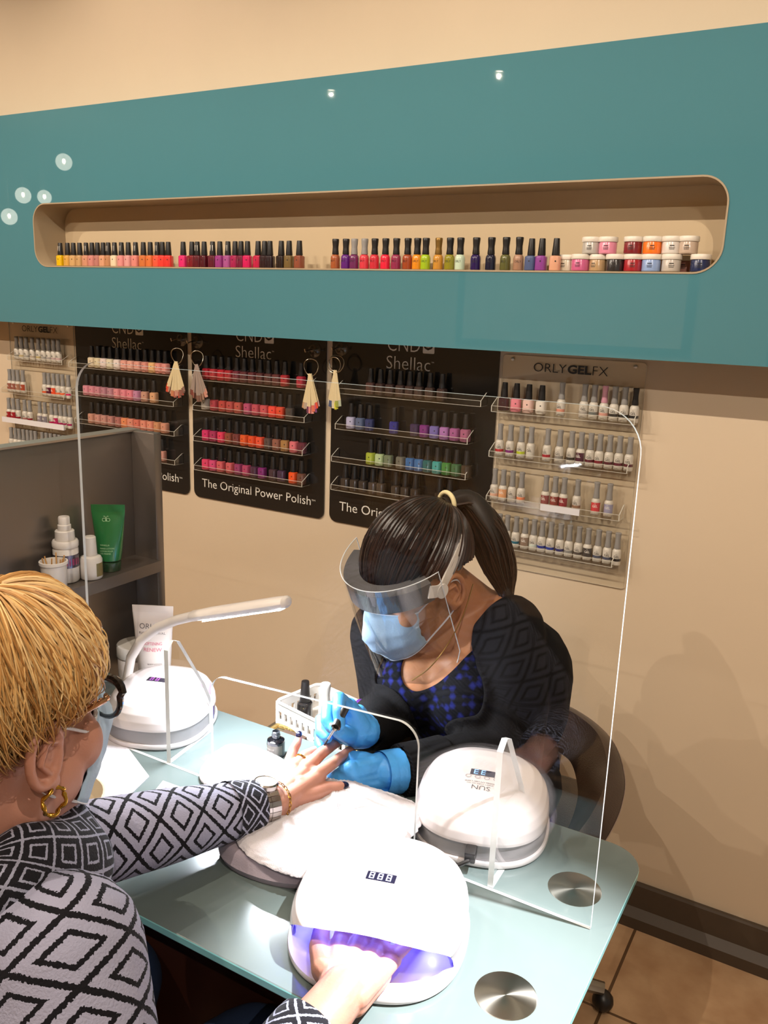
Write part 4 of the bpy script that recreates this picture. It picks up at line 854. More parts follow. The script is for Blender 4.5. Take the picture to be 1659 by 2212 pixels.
# ------------------------------------------------------------------ towels and the arm cushion
TERRY = mat('white_terry', 'e0d9de', 0.95, spec=0.1, bump=0.9, bscale=900, sheen=0.4)
CUSH = mat('lilac_grey_cushion', 'a79ba6', 0.85, bump=0.3, bscale=500)
def smooth_loop(pts, it=2):
    for _ in range(it):
        q = []
        for i in range(len(pts)):
            a, b = V(pts[i]), V(pts[(i+1) % len(pts)]); q += [tuple(a*0.75+b*0.25), tuple(a*0.25+b*0.75)]
        pts = q
    return pts
def pad(name, outline, z0, z1, mt, parent=None, edge=0.02, rough=0.0, wave=0.0, seed=1):
    rnd = random.Random(seed); out = smooth_loop([(x, y, 0) for x, y in outline], 3); n = len(out)
    cx = sum(p[0] for p in out)/n; cy = sum(p[1] for p in out)/n
    ins = [0.0, -0.004, 0.0, 0.25, 0.6, 1.0, 1.8, 3.0, 5.0]; m = MB(); vs = []; rings = []
    zs = [z0, z0+(z1-z0)*.35, z0+(z1-z0)*.6, z0+(z1-z0)*.86, z1-(z1-z0)*.04, z1, z1, z1, z1]
    for j, (s_, z) in enumerate(zip(ins, zs)):
        for k, p in enumerate(out):
            d = V((cx-p[0], cy-p[1], 0)); L = d.length; d.normalize(); t = min(s_*edge if s_ > 0 else s_, L*0.9)
            q = V((p[0], p[1], 0))+d*t
            zz = z+(rnd.uniform(-rough, rough) if j > 0 else 0)+(wave*math.sin(k*0.7+q.x*30)*math.cos(q.y*40) if j > 2 else 0)
            vs.append((q.x+rnd.uniform(-rough, rough), q.y+rnd.uniform(-rough, rough), zz))
    J = len(ins); fs = [(j*n+k, j*n+(k+1) % n, (j+1)*n+(k+1) % n, (j+1)*n+k) for j in range(J-1) for k in range(n)]
    vs.append((cx, cy, z1)); fs += [((J-1)*n+k, (J-1)*n+(k+1) % n, J*n) for k in range(n)]; fs.append(tuple(range(n-1, -1, -1)))
    m.add(vs, fs); o = m.build(name, mt, parent); return o
cu = pad('arm_cushion', [(-0.725, -1.075), (-0.70, -1.19), (-0.545, -1.172), (-0.50, -1.05), (-0.52, -0.93), (-0.70, -0.95)], TZ+0.0006, TZ+0.028, CUSH, edge=0.012)
tag(cu, 'lilac grey arm cushion under the white towel', 'cushion')
def towel_bumps(o, amp):
    m1 = o.modifiers.new('sub', 'SUBSURF'); m1.levels = 2; m1.render_levels = 2
    tx = bpy.data.textures.new('terry', 'CLOUDS'); tx.noise_scale = 0.004; d = o.modifiers.new('d', 'DISPLACE'); d.texture = tx; d.strength = amp; d.mid_level = 0.5; d.texture_coords = 'GLOBAL'
tw = pad('towel', [(-0.735, -1.03), (-0.685, -1.175), (-0.535, -1.188), (-0.478, -1.09), (-0.472, -0.985), (-0.50, -0.945), (-0.60, -0.955), (-0.69, -0.935)], TZ+0.0285, TZ+0.041, TERRY, edge=0.016, rough=0.0012, wave=0.0015)
towel_bumps(tw, 0.004); tag(tw, 'thick white terry towel folded over the cushion under the hands', 'towel')
t2 = pad('hand_cloth', [(-0.862, -1.05), (-0.89, -0.925), (-0.80, -0.915), (-0.735, -0.935), (-0.742, -1.05)], TZ+0.0006, TZ+0.016, TERRY, edge=0.012, rough=0.0008, wave=0.001, seed=4)
towel_bumps(t2, 0.002); tag(t2, 'small folded white cloth at the left of the towel beside the open bottle', 'towel')

for nm_, poly, lab in (('paper_towel', [(196, 1588), (262, 1596), (322, 1676), (248, 1748), (150, 1752)], 'white paper towel lying flat at the left end of the table'), ('paper_towel', [(352, 1686), (452, 1722), (470, 1760), (280, 1775)], 'white paper towel lying beside the patterned sleeve')):
    q = [atZ(a, b, TZ+0.0022) for a, b in poly]; q = q[::-1]; n_ = len(q)
    m = MB(); m.add([(p.x, p.y, TZ+0.0022) for p in q]+[(p.x, p.y, TZ+0.0004) for p in q], [tuple(range(n_)), tuple(range(2*n_-1, n_-1, -1))]+[(k, n_+k, n_+(k+1) % n_, (k+1) % n_) for k in range(n_)])
    tag(m.build(nm_, TERRY, smooth=False), lab, 'paper towel')
# ------------------------------------------------------------------ the open bottle
ob = empty('polish_bottle', (-0.799, -0.905, TZ+0.0006), 'open black gel polish bottle without its cap standing behind the fingers', 'nail polish')
MB().lathe([(0.0135, 0), (0.0155, 0.002), (0.0155, 0.026), (0.0148, 0.029), (0.0105, 0.0315), (0.0075, 0.0325)], 28).build('bottle', mat('black_glass', '0c0d12', 0.08, spec=0.7, coat=0.8), ob)
MB().lathe([(0.0068, 0.0327), (0.0068, 0.036), (0.0075, 0.0365), (0.0075, 0.0385), (0.0068, 0.039), (0.0068, 0.044), (0.0055, 0.0448), (0.005, 0.036)], 22, caps=False).build('threaded_neck', mat('smoked_glass', '3a3d42', 0.1, spec=0.7), ob)
m = MB(); ks = [math.radians(-170+160*k/16) for k in range(17)]
m.add([(0.01565*math.cos(a), 0.01565*math.sin(a), z) for z in (0.006, 0.0235) for a in ks], [(k, k+1, 18+k, 17+k) for k in range(16)]); lbo = m.build('label', mat('pewter_label', '77736a', 0.35, metal=0.5), ob)
t = MB()
for sx, wd, z0_, z1_ in (('creative', 0.017, 0.0155, 0.0195), ('play', 0.010, 0.0085, 0.0135)):
    text_into(t, sx, lambda u, v: (0.0158*math.sin((u-0.5)*wd/0.0158-0.1), -0.0158*math.cos((u-0.5)*wd/0.0158-0.1), z0_+(z1_-z0_)*v))
t.build('lettering', WHITEINK, lbo)

# ------------------------------------------------------------------ side trolley with tray and basket behind the table
tr = empty('side_trolley', (-0.76, -0.64, 0), 'low dark trolley behind the table to the left of the technician', 'trolley')
DK = mat('dark_bronze_metal', '5a4c3a', 0.4, metal=0.6)
local(MB().box((-0.905, -0.822, 0.712), (-0.66, -0.62, 0.724), bev=0.002).build('top', DK, tr), tr.location)
for x in (-0.89, -0.675):
    for y in (-0.81, -0.635): local(MB().box((x-0.01, y-0.01, 0), (x+0.01, y+0.01, 0.7118)).build('leg', DK, tr, smooth=False), tr.location)
ty = empty('trinket_tray', (-0.785, -0.79, 0.7246), 'shallow gold rimmed tray at the front edge of the trolley', 'tray')
GOLD = mat('antique_gold', 'b59a62', 0.35, metal=0.9, bump=0.8, bscale=260)
MB().box((-0.10, -0.026, 0), (0.10, 0.003, 0.003)).build('tray_floor', mat('dark_glass_tray', '4b4336', 0.15), ty, smooth=False)
rm = MB(); lp = [(-0.10, -0.026), (0.10, -0.026), (0.10, 0.003), (-0.10, 0.003)]
for k in range(4): rm.tube([(*lp[k], 0.004), (*lp[(k+1) % 4], 0.004)], 0.005, 8)
rm.build('rim', GOLD, ty)
tag(MB().box((-0.86, -0.809, 0.7282), (-0.81, -0.795, 0.7322), bev=0.001).build('nail_file', mat('brown_file', '4a3527', 0.6)), 'brown nail file block lying in the gold rimmed tray', 'nail file')
tag(MB().ell((-0.765, -0.801, 0.7335), (0.028, 0.0085, 0.0052)).build('palette_dish', mat('smoked_dish', '2c2a26', 0.08, spec=0.7)), 'small smoked oval dish lying in the gold rimmed tray', 'dish')
bk = empty('plastic_basket', (-0.785, -0.745, 0.7246), 'white plastic basket holding polish bottles on the trolley', 'basket', rz=math.radians(-12))
BASK = mat('white_basket_plastic', 'd8d0c6', 0.4)
m = MB(); L2, W2, H2 = 0.1, 0.055, 0.048
def wall(p0, p1, nslot):
    p0, p1 = V(p0), V(p1); d = p1-p0; t = d.normalized().cross(V((0, 0, 1)))*0.0018
    def slab(a, b, z0, z1):
        A_, B_ = p0+d*a, p0+d*b
        c = [A_-t, B_-t, B_+t, A_+t]
        m.add([(q.x, q.y, z0) for q in c]+[(q.x, q.y, z1) for q in c], [(0,3,2,1),(4,5,6,7),(0,1,5,4),(1,2,6,5),(2,3,7,6),(3,0,4,7)])
    slab(0, 1, 0.0, 0.014); slab(0, 1, 0.031, H2)
    for k in range(nslot+1):
        a = k/(nslot+0.5); slab(a, min(1, a+0.5/(nslot+.5)), 0.0135, 0.0315)
cs = [(-L2, -W2, 0), (L2, -W2, 0), (L2, W2, 0), (-L2, W2, 0)]
for k in range(4): wall(cs[k], cs[(k+1) % 4], 12 if k % 2 == 0 else 7)
m.box((-L2, -W2, 0), (L2, W2, 0.002))
m.build('basket', BASK, bk, smooth=False)
r_ = MB(); r_.tube([(x, y, H2) for x, y in rrect(-L2-0.001, L2+0.001, -W2-0.001, W2+0.001, 0.012, 5)], 0.0032, 8, closed=True); r_.build('rim', BASK, bk)
Mb = Matrix.Translation(bk.location) @ Matrix.Rotation(math.radians(-12), 4, 'Z')
for (x, y, kind, col, lab) in ((-0.075, -0.005, 'c', '171516', 'black polish bottle in the basket, furthest from the technician'), (-0.035, 0.01, 'p', 'b8b2a8', 'clear polish bottle in the basket between two black ones'), (0.01, 0.0, 'c', '1a1718', 'black polish bottle in the middle of the basket'), (0.062, 0.005, 'v', '4a1d6a', 'purple polish bottle with a purple cap in the basket')):
    w_ = Mb @ V((x, y, 0.003))
    if kind == 'v':
        bo = dup(PROTO['o'], w_, lab, None, 0, rgb(col))
        for ch in bo.children:
            if ch.name.startswith('cap'): ch.data = ch.data.copy(); ch.data.materials[0] = mat('purple_cap', '5a2a7a', 0.35)
    else:
        bo = dup(PROTO[kind], w_, lab, None, 0.3, rgb(col))
        if kind == 'p':
            for ch in bo.children:
                if ch.name.startswith('cap'): ch.data = ch.data.copy(); ch.data.materials[0] = mat('clear_cap', 'c9c2b6', 0.15)
    bo['category'] = 'nail polish'; bo.pop('group', None)
    bo.scale = (1.15, 1.15, 1.15)

# ------------------------------------------------------------------ the technician's chair
LEATHER = mat('dark_brown_leather', '2c1b17', 0.32, spec=0.5, bump=0.25, bscale=350)
THREAD = mat('pale_thread', '8f7a6c', 0.7)
ch_ = empty('salon_chair', (-0.55, -0.40, 0), 'dark brown leather tub chair behind the technician', 'chair')
def ribbon(path, w, t, up):
    m = MB(); P_ = [V(p) for p in path]; n = len(P_); rg = []
    for i, p in enumerate(P_):
        tg_ = (P_[min(i+1, n-1)]-P_[max(i-1, 0)]).normalized(); u_ = V(up[i]); u_ = (u_-tg_*u_.dot(tg_)).normalized(); s_ = tg_.cross(u_)
        ww = w[i] if isinstance(w, list) else w
        rg.append([p+u_*(ww/2*x)+s_*(t/2*y) for x, y in ((-1, -.55), (-.93, -1), (-.5, -1.12), (0, -1.15), (.5, -1.12), (.93, -1), (1, -.55), (1, .55), (.93, 1), (.5, 1.12), (0, 1.15), (-.5, 1.12), (-.93, 1), (-1, .55))])
    k_ = len(rg[0]); vs = [q for r in rg for q in r]
    fs = [(i*k_+k, i*k_+(k+1) % k_, (i+1)*k_+(k+1) % k_, (i+1)*k_+k) for i in range(n-1) for k in range(k_)]+[tuple(range(k_-1, -1, -1)), tuple((n-1)*k_+k for k in range(k_))]
    m.add(vs, fs); return m, rg
def bez(pts, n=28):
    out = []; P_ = [V(p) for p in pts]
    P_ = [P_[0]*2-P_[1]]+P_+[P_[-1]*2-P_[-2]]
    seg = len(P_)-3
    for s_ in range(seg):
        for k in range(n//seg+1):
            t = k/(n//seg+1); a, b, c, d = P_[s_:s_+4]
            out.append(0.5*((2*b)+(c-a)*t+(2*a-5*b+4*c-d)*t*t+(3*b-a-3*c+d)*t**3))
    out.append(P_[-2]); return out
pth = bez([atY(980, 1620, -0.20), atY(1080, 1570, -0.16), atY(1160, 1560, -0.17), atY(1218, 1575, -0.22), atY(1275, 1620, -0.30), atY(1298, 1690, -0.39), atY(1290, 1750, -0.48), atY(1265, 1805, -0.56), atY(1225, 1860, -0.62)], 48)
ups = [V((0.0, 0.0, 1)).lerp(V((0.55, 0.15, 0.8)), min(1, i/30)) for i in range(len(pth))]
rb, rg = ribbon(pth, [0.125-0.03*min(1, i/26) for i in range(len(pth))], 0.045, ups)
local(rb.build('back_and_arms', LEATHER, ch_, auto=60), ch_.location)
for idx, nm in ((2, 'seam'), (5, 'seam')):
    local(MB().tube([r[idx]+(r[idx]-(r[3]+r[10])/2).normalized()*0.0006 for r in rg], 0.0009, 5).build(nm, THREAD, ch_), ch_.location)
local(MB().box((-0.76, -0.60, 0.40), (-0.36, -0.20, 0.47), bev=0.025).build('seat', LEATHER, ch_), ch_.location)
local(MB().tube([atY(1225, 1860, -0.62), (-0.35, -0.61, 0.51), (-0.36, -0.58, 0.45)], [0.03, 0.025, 0.02], 10).build('arm_support', LEATHER, ch_), ch_.location)
local(MB().tube([(-0.54, -0.22, 0.45), (-0.54, -0.18, 0.56), (-0.54, -0.17, 0.66)], [0.05, 0.055, 0.05], 12, flat=0.5).build('back_support', LEATHER, ch_), ch_.location)
local(MB().lathe([(0.03, 0.06), (0.03, 0.40)], 16, M=Matrix.Translation((-0.56, -0.40, 0))).build('gas_lift', STEEL, ch_), ch_.location)
for k in range(5):
    a = 2*PI*k/5+0.3; local(MB().tube([(-0.56, -0.40, 0.075), (-0.56+0.24*math.cos(a), -0.40+0.24*math.sin(a), 0.055)], [0.022, 0.014], 8).build('foot', STEEL, ch_), ch_.location)
    local(MB().ell((-0.56+0.24*math.cos(a), -0.40+0.24*math.sin(a), 0.0245), (0.024, 0.024, 0.024), n=12, m=8).build('caster', BLACKCAP, ch_), ch_.location)
# ------------------------------------------------------------------ people: shared tools
SKIN = mat('skin', 'ad7652', 0.5, spec=0.4, noise=0.06, nscale=60, sss=0.15, bump=0.08, bscale=500)
SKIN2 = mat('fair_skin', 'b5806c', 0.5, spec=0.4, noise=0.08, nscale=45, sss=0.15, bump=0.10, bscale=420)
def frame(pos, yaw, pitch, roll, face=-1):
    """head frame: forward, left, up for a face that looks towards -Y (face=-1) or +Y (face=1)"""
    sy, cy, sp, cp = math.sin(yaw), math.cos(yaw), math.sin(pitch), math.cos(pitch)
    f = V((sy*cp, face*cy*cp, -sp)); l = V((cy, sy, 0)) if face < 0 else V((-cy, sy, 0)); u = f.cross(l)
    c, s = math.cos(roll), math.sin(roll)
    L, U = c*l+s*u, -s*l+c*u
    def h(a, b, c_): return V(pos)+f*a+L*b+U*c_
    M3 = Matrix((f, L, U)).transposed()
    return h, M3, f, L, U
def del_faces(o, pred):
    bm = bmesh.new(); bm.from_mesh(o.data)
    kill = [f for f in bm.faces if pred(f.calc_center_median(), f.normal)]
    bmesh.ops.delete(bm, geom=kill, context='FACES')
    for _ in range(14):
        new = {}
        for v in bm.verts:
            nb = [e.other_vert(v) for e in v.link_edges if e.is_boundary]
            if len(nb) == 2: new[v] = v.co*0.4+(nb[0].co+nb[1].co)*0.3
        for v, c in new.items(): v.co = c
    bm.to_mesh(o.data); bm.free(); o.data.update(); return o
def solid(o, t=0.003, off=-1):
    m = o.modifiers.new('solid', 'SOLIDIFY'); m.thickness = t; m.offset = off; return o
def join_into(o, mbs, mi=None):
    """add fine meshes to the body so that the person stays one mesh"""
    bm = bmesh.new(); bm.from_mesh(o.data)
    for p in mbs: bm.from_mesh(p.data); bpy.data.objects.remove(p)
    bm.to_mesh(o.data); bm.free(); o.data.polygons.foreach_set('use_smooth', [True]*len(o.data.polygons)); o.data.update(); return o
def bone_uv(o, bones):
    """bones: (p0, p1, k, ref) - u counts pattern repeats round the limb, v metres along"""
    me = o.data; res = []
    cum = 0; B = []
    for p0, p1, k, r0, r1, voff in bones:
        p0, p1 = V(p0), V(p1); d = p1-p0; L = d.length; t = d/L
        a = V((0, 0, 1)); a = (a-t*a.dot(t)); a = a.normalized() if a.length > .3 else (V((0, 1, 0))-t*t.y).normalized(); B.append((p0, t, L, a, t.cross(a), k, r0, r1, voff))
    for v in me.vertices:
        best = None
        for b in B:
            w_ = v.co-b[0]; s = w_.dot(b[1]); sc = max(0, min(b[2], s)); dd = (w_-b[1]*sc).length/(b[6]+(b[7]-b[6])*sc/b[2])
            if b[5] == 9 and (best is None or dd < best[0]): best = (dd, v.co.x*12, v.co.z-v.co.y*0.8, 999)
            elif best is None or dd < best[0]: best = (dd, math.atan2(w_.dot(b[4]), w_.dot(b[3]))/(2*PI)*b[5], s+b[8], b[5])
        res.append(best[1:])
    ul = me.uv_layers.new(name='UVMap')
    for p in me.polygons:
        us = [res[i] for i in p.vertices]; mx = max(u[0] for u in us)
        for li, u in zip(p.loop_indices, us): ul.data[li].uv = (u[0]+u[2] if mx-u[0] > u[2]/2 else u[0], u[1])
def strands(name, lines, r0, mt, parent, tip=0.25, n=4):
    m = MB()
    for ln in lines:
        k = len(ln); m.tube(ln, [r0*(1-(1-tip)*(i/(k-1))**1.5) for i in range(k)], n, caps=False)
    m.uv = [(0, 0)]*len(m.v)
    return m.build(name, mt, parent)
def hair_mat(name, cols, rough=0.38):
    m = mat(name, cols[1], rough, spec=0.5); nt = m.node_tree; N = nt.nodes; L = nt.links
    g = N.new('ShaderNodeNewGeometry'); cr = N.new('ShaderNodeValToRGB'); e = cr.color_ramp.elements
    e[0].color = (*rgb(cols[0]), 1); e[1].color = (*rgb(cols[-1]), 1)
    for i, c in enumerate(cols[1:-1]): x = e.new((i+1)/(len(cols)-1)); x.color = (*rgb(c), 1)
    L.new(g.outputs['Random Per Island'], cr.inputs[0]); L.new(cr.outputs[0], N['Principled BSDF'].inputs['Base Color']); return m
def hand_mb(mb, J, g=0.0):
    """J: wrist, fingers = lists of joints from knuckle to tip (index, middle, ring, little), thumb = list from its base; radii grow by g"""
    w_ = V(J['w']); wr = J.get('wr', 0.024)
    R = J.get('r', (0.0108, 0.0092, 0.0082, 0.0068)); mc = [V(f[0]) for f in J['f']]
    pal = J.get('palm', V((0, 0, -0.006)))
    for i, f in enumerate(J['f']):
        k = (1.0, 1.03, 0.97, 0.86)[i]
        mb.chain(f, [r*k+g for r in R[:len(f)]], 14)
        for s_ in (0.0, 0.35, 0.7):
            pass
        side = (mc[i]-mc[0]).length/max(1e-6, (mc[3]-mc[0]).length)
        ax = (mc[3]-mc[0]).normalized()
        a0 = w_+ax*((side-0.5)*wr*1.1)
        mb.capsule(a0, 0.0155+g, mc[i]+pal*0.5, 0.0118*k+g, 14)
        mb.capsule(a0+pal*1.2, 0.014+g, mc[i]*0.75+w_*0.25+pal*1.8, 0.0125+g, 14)
    for i in range(3): mb.capsule(mc[i]+pal*0.4, 0.0105+g, mc[i+1]+pal*0.4, 0.0105+g, 12)
    t = J['t']; mb.chain(t, [r+g for r in (0.0165, 0.0125, 0.0105, 0.0085)[:len(t)]], 14)
    mb.capsule(w_, 0.017+g, t[0], 0.0165+g, 14); mb.capsule(t[0], 0.014+g, mc[0]*0.6+w_*0.4, 0.013+g, 12)
    if 'arm' in J: mb.capsule(w_, wr+g, J['arm'], J.get('ar', wr*1.08)+g, 18)
    return mb
def nail(parent, tip, prev, up, mt, r=0.0062, L=0.0105):
    tip, prev, up = V(tip), V(prev), V(up); d = (tip-prev).normalized(); up = (up-d*up.dot(d)).normalized(); s = d.cross(up)
    M3 = Matrix((d, s, up)).transposed(); m = MB(); m.ell(tip+d*0.0035+up*0.0048, (L*0.62, r*0.82, 0.0026), M3, 14, 8)
    return m.build('fingernail', mt, parent)
ZTH = 4.1475
def Z5(zx, zy, z): return atZ(540+zx/ZTH, 1440+zy/ZTH, z)

# ------------------------------------------------------------------ the technician
tech = empty('person', (-0.55, -0.62, 0), 'person in a dark cardigan, face shield and blue gloves painting nails', 'person')
TP = (-0.663, -0.668, 1.030)
th, TM3, tf, tl, tu = frame(TP, -0.317, 0.4361, -0.0726, -1)
SL, SR = atD(1098, 1362, 1.53), V((-0.735, -0.655, 0.905))
EL, ER = V((-0.468, -0.690, 0.748)), V((-0.715, -0.66, 0.745))
WL, WR = V((-0.575, -0.882, 0.782)), atD(782, 1578, 1.385)
NB = V((-0.600, -0.545, 0.945)); PEL = V((-0.59, -0.42, 0.57)); WAI = V((-0.59, -0.47, 0.72)); CHE = V((-0.585, -0.565, 0.85))
def torso_caps(mb, g=0.0):
    mb.ell(PEL, (0.125+g, 0.12+g, 0.10+g)); 
    mb.chain([PEL, WAI, CHE], [0.125+g, 0.112+g, 0.115+g], 20)
    for k in (-.075, .075): mb.chain([WAI+V((k*.8, 0.01, 0)), CHE+V((k, 0.01, 0.0))], [0.085+g, 0.095+g], 16)
    mb.capsule(SL+V((-.03, .02, -.02)), 0.062+g, SR+V((.03, .02, -.02)), 0.062+g, 18)
    mb.capsule(SL+V((-.03, .03, .01)), 0.045+g, NB+V((0, 0.005, -.005)), 0.052+g, 16); mb.capsule(SR+V((.03, .03, .01)), 0.045+g, NB+V((0, 0.005, -.005)), 0.05+g, 16)
    for c in (V((-0.555, -0.665, 0.828)), V((-0.655, -0.675, 0.832)), V((-0.605, -0.655, 0.835))): mb.ell(c, (0.068+g, 0.066+g, 0.066+g))
    mb.capsule(CHE+V((-.01, -.05, -.03)), 0.10+g, WAI+V((-.02, -.10, 0.02)), 0.10+g, 18)
    mb.capsule(CHE+V((0, -.05, 0)), 0.09+g, NB+V((0, -.045, -.06)), 0.05+g, 16)
def arm_caps(mb, S, E_, W, g=0.0, rw=0.026):
    mb.chain([S, S*0.5+E_*0.5, E_], [0.055+g, 0.047+g, 0.042+g], 18); mb.chain([E_, E_*0.5+W*0.5, W], [0.042+g, 0.038+g, rw+g], 18)
b = MB()
b.ell(th(-0.012, 0, 0.045), (0.098, 0.077, 0.09), TM3); b.ell(th(0.042, 0, -0.028), (0.056, 0.060, 0.084), TM3)
b.capsule(th(0.0, 0.045, -0.065), 0.026, th(0.078, 0.008, -0.098), 0.021); b.capsule(th(0.0, -0.045, -0.065), 0.026, th(0.078, -0.008, -0.098), 0.021)
b.capsule(th(0.096, 0, 0.018), 0.010, th(0.112, 0, -0.026), 0.0135); b.ell(th(0.103, 0.011, -0.03), (0.011, 0.008, 0.008), TM3); b.ell(th(0.103, -0.011, -0.03), (0.011, 0.008, 0.008), TM3)
for s in (1, -1):
    b.ell(th(0.075, s*0.035, -0.01), (0.022, 0.026, 0.026), TM3); b.capsule(th(0.088, s*0.012, 0.034), 0.010, th(0.078, s*0.045, 0.036), 0.009)
    b.ell(th(0.082, s*0.031, 0.02), (0.0125, 0.016, 0.0115), TM3)
b.capsule(th(0.088, -0.018, -0.065), 0.010, th(0.088, 0.018, -0.065), 0.010)
b.capsule(th(-0.03, 0, -0.03), 0.056, NB+V((0, -.01, 0.0)), 0.056, 20)
torso_caps(b); arm_caps(b, SL, EL, WL, 0, 0.021); arm_caps(b, SR, ER, WR, 0, 0.021)
for s, hx in ((1, -0.53), (-1, -0.65)):
    b.chain([(hx, -0.44, 0.55), (hx-0.02, -0.66, 0.56), (hx-0.02, -0.80, 0.53)], [0.085, 0.075, 0.06], 16); b.chain([(hx-0.02, -0.80, 0.53), (hx-0.02, -0.74, 0.28), (hx-0.02, -0.70, 0.09)], [0.058, 0.05, 0.036], 16)
    b.chain([(hx-0.02, -0.69, 0.055), (hx-0.02, -0.84, 0.035)], [0.038, 0.028], 12)
body = remesh(b.build('body', SKIN, tech), 0.0045, 5)
ears = MB()
for s in (1, -1):
    e0 = [th(-0.006+0.019*math.cos(a)*(1.0), s*(0.080+0.008*math.sin(a*0.5)), 0.004+0.031*math.sin(a)) for a in [k*2*PI/20 for k in range(20)]]
    ears.tube(e0, 0.0052, 8, closed=True); ears.ell(th(-0.004, s*0.078, -0.004), (0.017, 0.006, 0.027), TM3); ears.ell(th(0.002, s*0.082, -0.026), (0.009, 0.006, 0.010), TM3)
    ears.tube([th(0.008, s*0.081, 0.012), th(-0.008, s*0.086, 0.014), th(-0.012, s*0.086, -0.006), th(0.0, s*0.084, -0.016)], 0.0035, 8)
eo = remesh(ears.build('ear_tmp', SKIN), 0.0018, 2)
join_into(body, [eo]); local(body, tech.location)
DARKLASH = mat('dark_lash', '1b1210', 0.6)
el = MB()
for s in (1, -1):
    el.tube([th(0.0925-abs(k)*0.006, s*(0.031+k*0.015), 0.0165-0.004*(1-k*k)) for k in (-1, -.5, 0, .5, 1)], [0.001, 0.0018, 0.002, 0.0018, 0.001], 6)
for s, nm in ((1, 'eyelashes'),): local(el.build(nm, DARKLASH, tech), tech.location)
for s in (1, -1):
    local(MB().tube([th(0.0965, s*0.013, 0.041), th(0.0945, s*0.03, 0.048), th(0.083, s*0.048, 0.043)], [0.003, 0.0034, 0.0012], 6, flat=0.5).build('eyebrow', DARKLASH, tech), tech.location)
# clothes
NAVY = mat('navy_patterned_knit', '10122b', 0.85, spec=0.15); nt = NAVY.node_tree; N = nt.nodes; L = nt.links
tc = N.new('ShaderNodeTexCoord'); mp = N.new('ShaderNodeMapping'); mp.inputs['Rotation'].default_value = (0.4, 0.3, 0.75); mp.inputs['Scale'].default_value = (1, 1, 1)
ck = N.new('ShaderNodeTexVoronoi'); ck.distance = 'MANHATTAN'; ck.inputs['Scale'].default_value = 62; ck.inputs['Randomness'].default_value = 0.35
L.new(tc.outputs['Object'], mp.inputs[0]); L.new(mp.outputs[0], ck.inputs['Vector'])
cr = N.new('ShaderNodeValToRGB'); e = cr.color_ramp.elements; e[0].position = 0.22; e[0].color = (*rgb('1a2062'), 1); e[1].position = 0.72; e[1].color = (*rgb('05060c'), 1)
L.new(ck.outputs['Distance'], cr.inputs[0]); L.new(cr.outputs[0], N['Principled BSDF'].inputs['Base Color'])
CARD = mat('black_cardigan', '0b0a0c', 0.9, spec=0.2, bump=0.35, bscale=420)
bfwd = V((-0.20, -0.98, 0)); bleft = V((0.98, -0.20, 0))
TUP = (NB-WAI).normalized()
def tl_co(p):
    q = p-(NB+V((0, -0.06, -0.03))); return q.dot(bleft), q.dot(TUP), (p-(WAI+(NB-WAI)*0.6)).dot(bfwd)
t_ = MB(); torso_caps(t_, 0.006); arm_caps(t_, SL, SL*.6+EL*.4, SL*.5+EL*.5, 0.004, 0.04)
top = remesh(t_.build('patterned_top', NAVY, tech), 0.0055, 6)
def neck_open(p, n):
    l, t, f = tl_co(p)
    if (p-(NB+V((0, -0.01, 0.02)))).length < 0.088 and p.z > 0.93: return True
    return f > 0.0 and t > -0.022 and abs(l-0.008) < 0.074*min(1, (t+0.022)/0.085)**0.6+0.003
del_faces(top, neck_open); solid(top, 0.002); local(top, tech.location)
c_ = MB(); torso_caps(c_, 0.013); arm_caps(c_, SL, EL, WL*0.86+EL*0.14, 0.012, 0.026); arm_caps(c_, SR, ER, WR*0.90+ER*0.10, 0.012, 0.026)
c_.chain([SL, SL*.45+EL*.55+V((.012, .01, -.01)), EL+V((.008, .006, -.008))], [0.067, 0.061, 0.055], 18)
card = remesh(c_.build('cardigan', CARD, tech), 0.0055, 6)
def segd(p, a, b):
    d = b-a; s = max(0, min(1, (p-a).dot(d)/d.length_squared)); return (p-a-d*s).length
def front_open(p, n):
    l, t, f = tl_co(p)
    if (p-(NB+V((0, -0.012, 0.025)))).length < 0.096 and p.z > 0.925: return True
    if (p-WL).length < 0.06 and (p-WL).dot(EL-WL) < 0.0008: return True
    return f > 0.02 and -0.20 < l < (0.13 if t > -0.16 else 0.115) and t > -0.45 and min(segd(p, ER, WR), segd(p, ER, SR)) > 0.066 and min(segd(p, EL, WL), segd(p, SL, EL)) > 0.072
del_faces(card, front_open); solid(card, 0.004); local(card, tech.location)
RIB = mat('black_ribbed_cuff', '0a090b', 0.9, spec=0.2); nt = RIB.node_tree; N = nt.nodes; L = nt.links
tc = N.new('ShaderNodeTexCoord'); wv = N.new('ShaderNodeTexWave'); wv.inputs['Scale'].default_value = 60; wv.bands_direction = 'Z'; L.new(tc.outputs['Object'], wv.inputs[0])
bp = N.new('ShaderNodeBump'); bp.inputs['Strength'].default_value = 0.6; bp.inputs['Distance'].default_value = 0.002; L.new(wv.outputs['Fac'], bp.inputs['Height']); L.new(bp.outputs[0], N['Principled BSDF'].inputs['Normal'])
d_ = (WL-EL).normalized()
cf = MB().tube([WL-d_*0.085, WL-d_*0.06, WL-d_*0.03, WL-d_*0.004, WL-d_*0.002, WL-d_*0.012], [0.049, 0.046, 0.044, 0.042, 0.037, 0.036], 30, caps=False)
local(cf.build('ribbed_cuff', RIB, tech), tech.location)
TROU = mat('black_trousers', '17161a', 0.8)
p_ = MB()
for hx in (-0.53, -0.65): p_.chain([(hx, -0.44, 0.55), (hx-0.02, -0.66, 0.56), (hx-0.02, -0.80, 0.53)], [0.095, 0.084, 0.07], 16); p_.chain([(hx-0.02, -0.80, 0.53), (hx-0.02, -0.74, 0.28), (hx-0.02, -0.70, 0.11)], [0.068, 0.062, 0.055], 16)
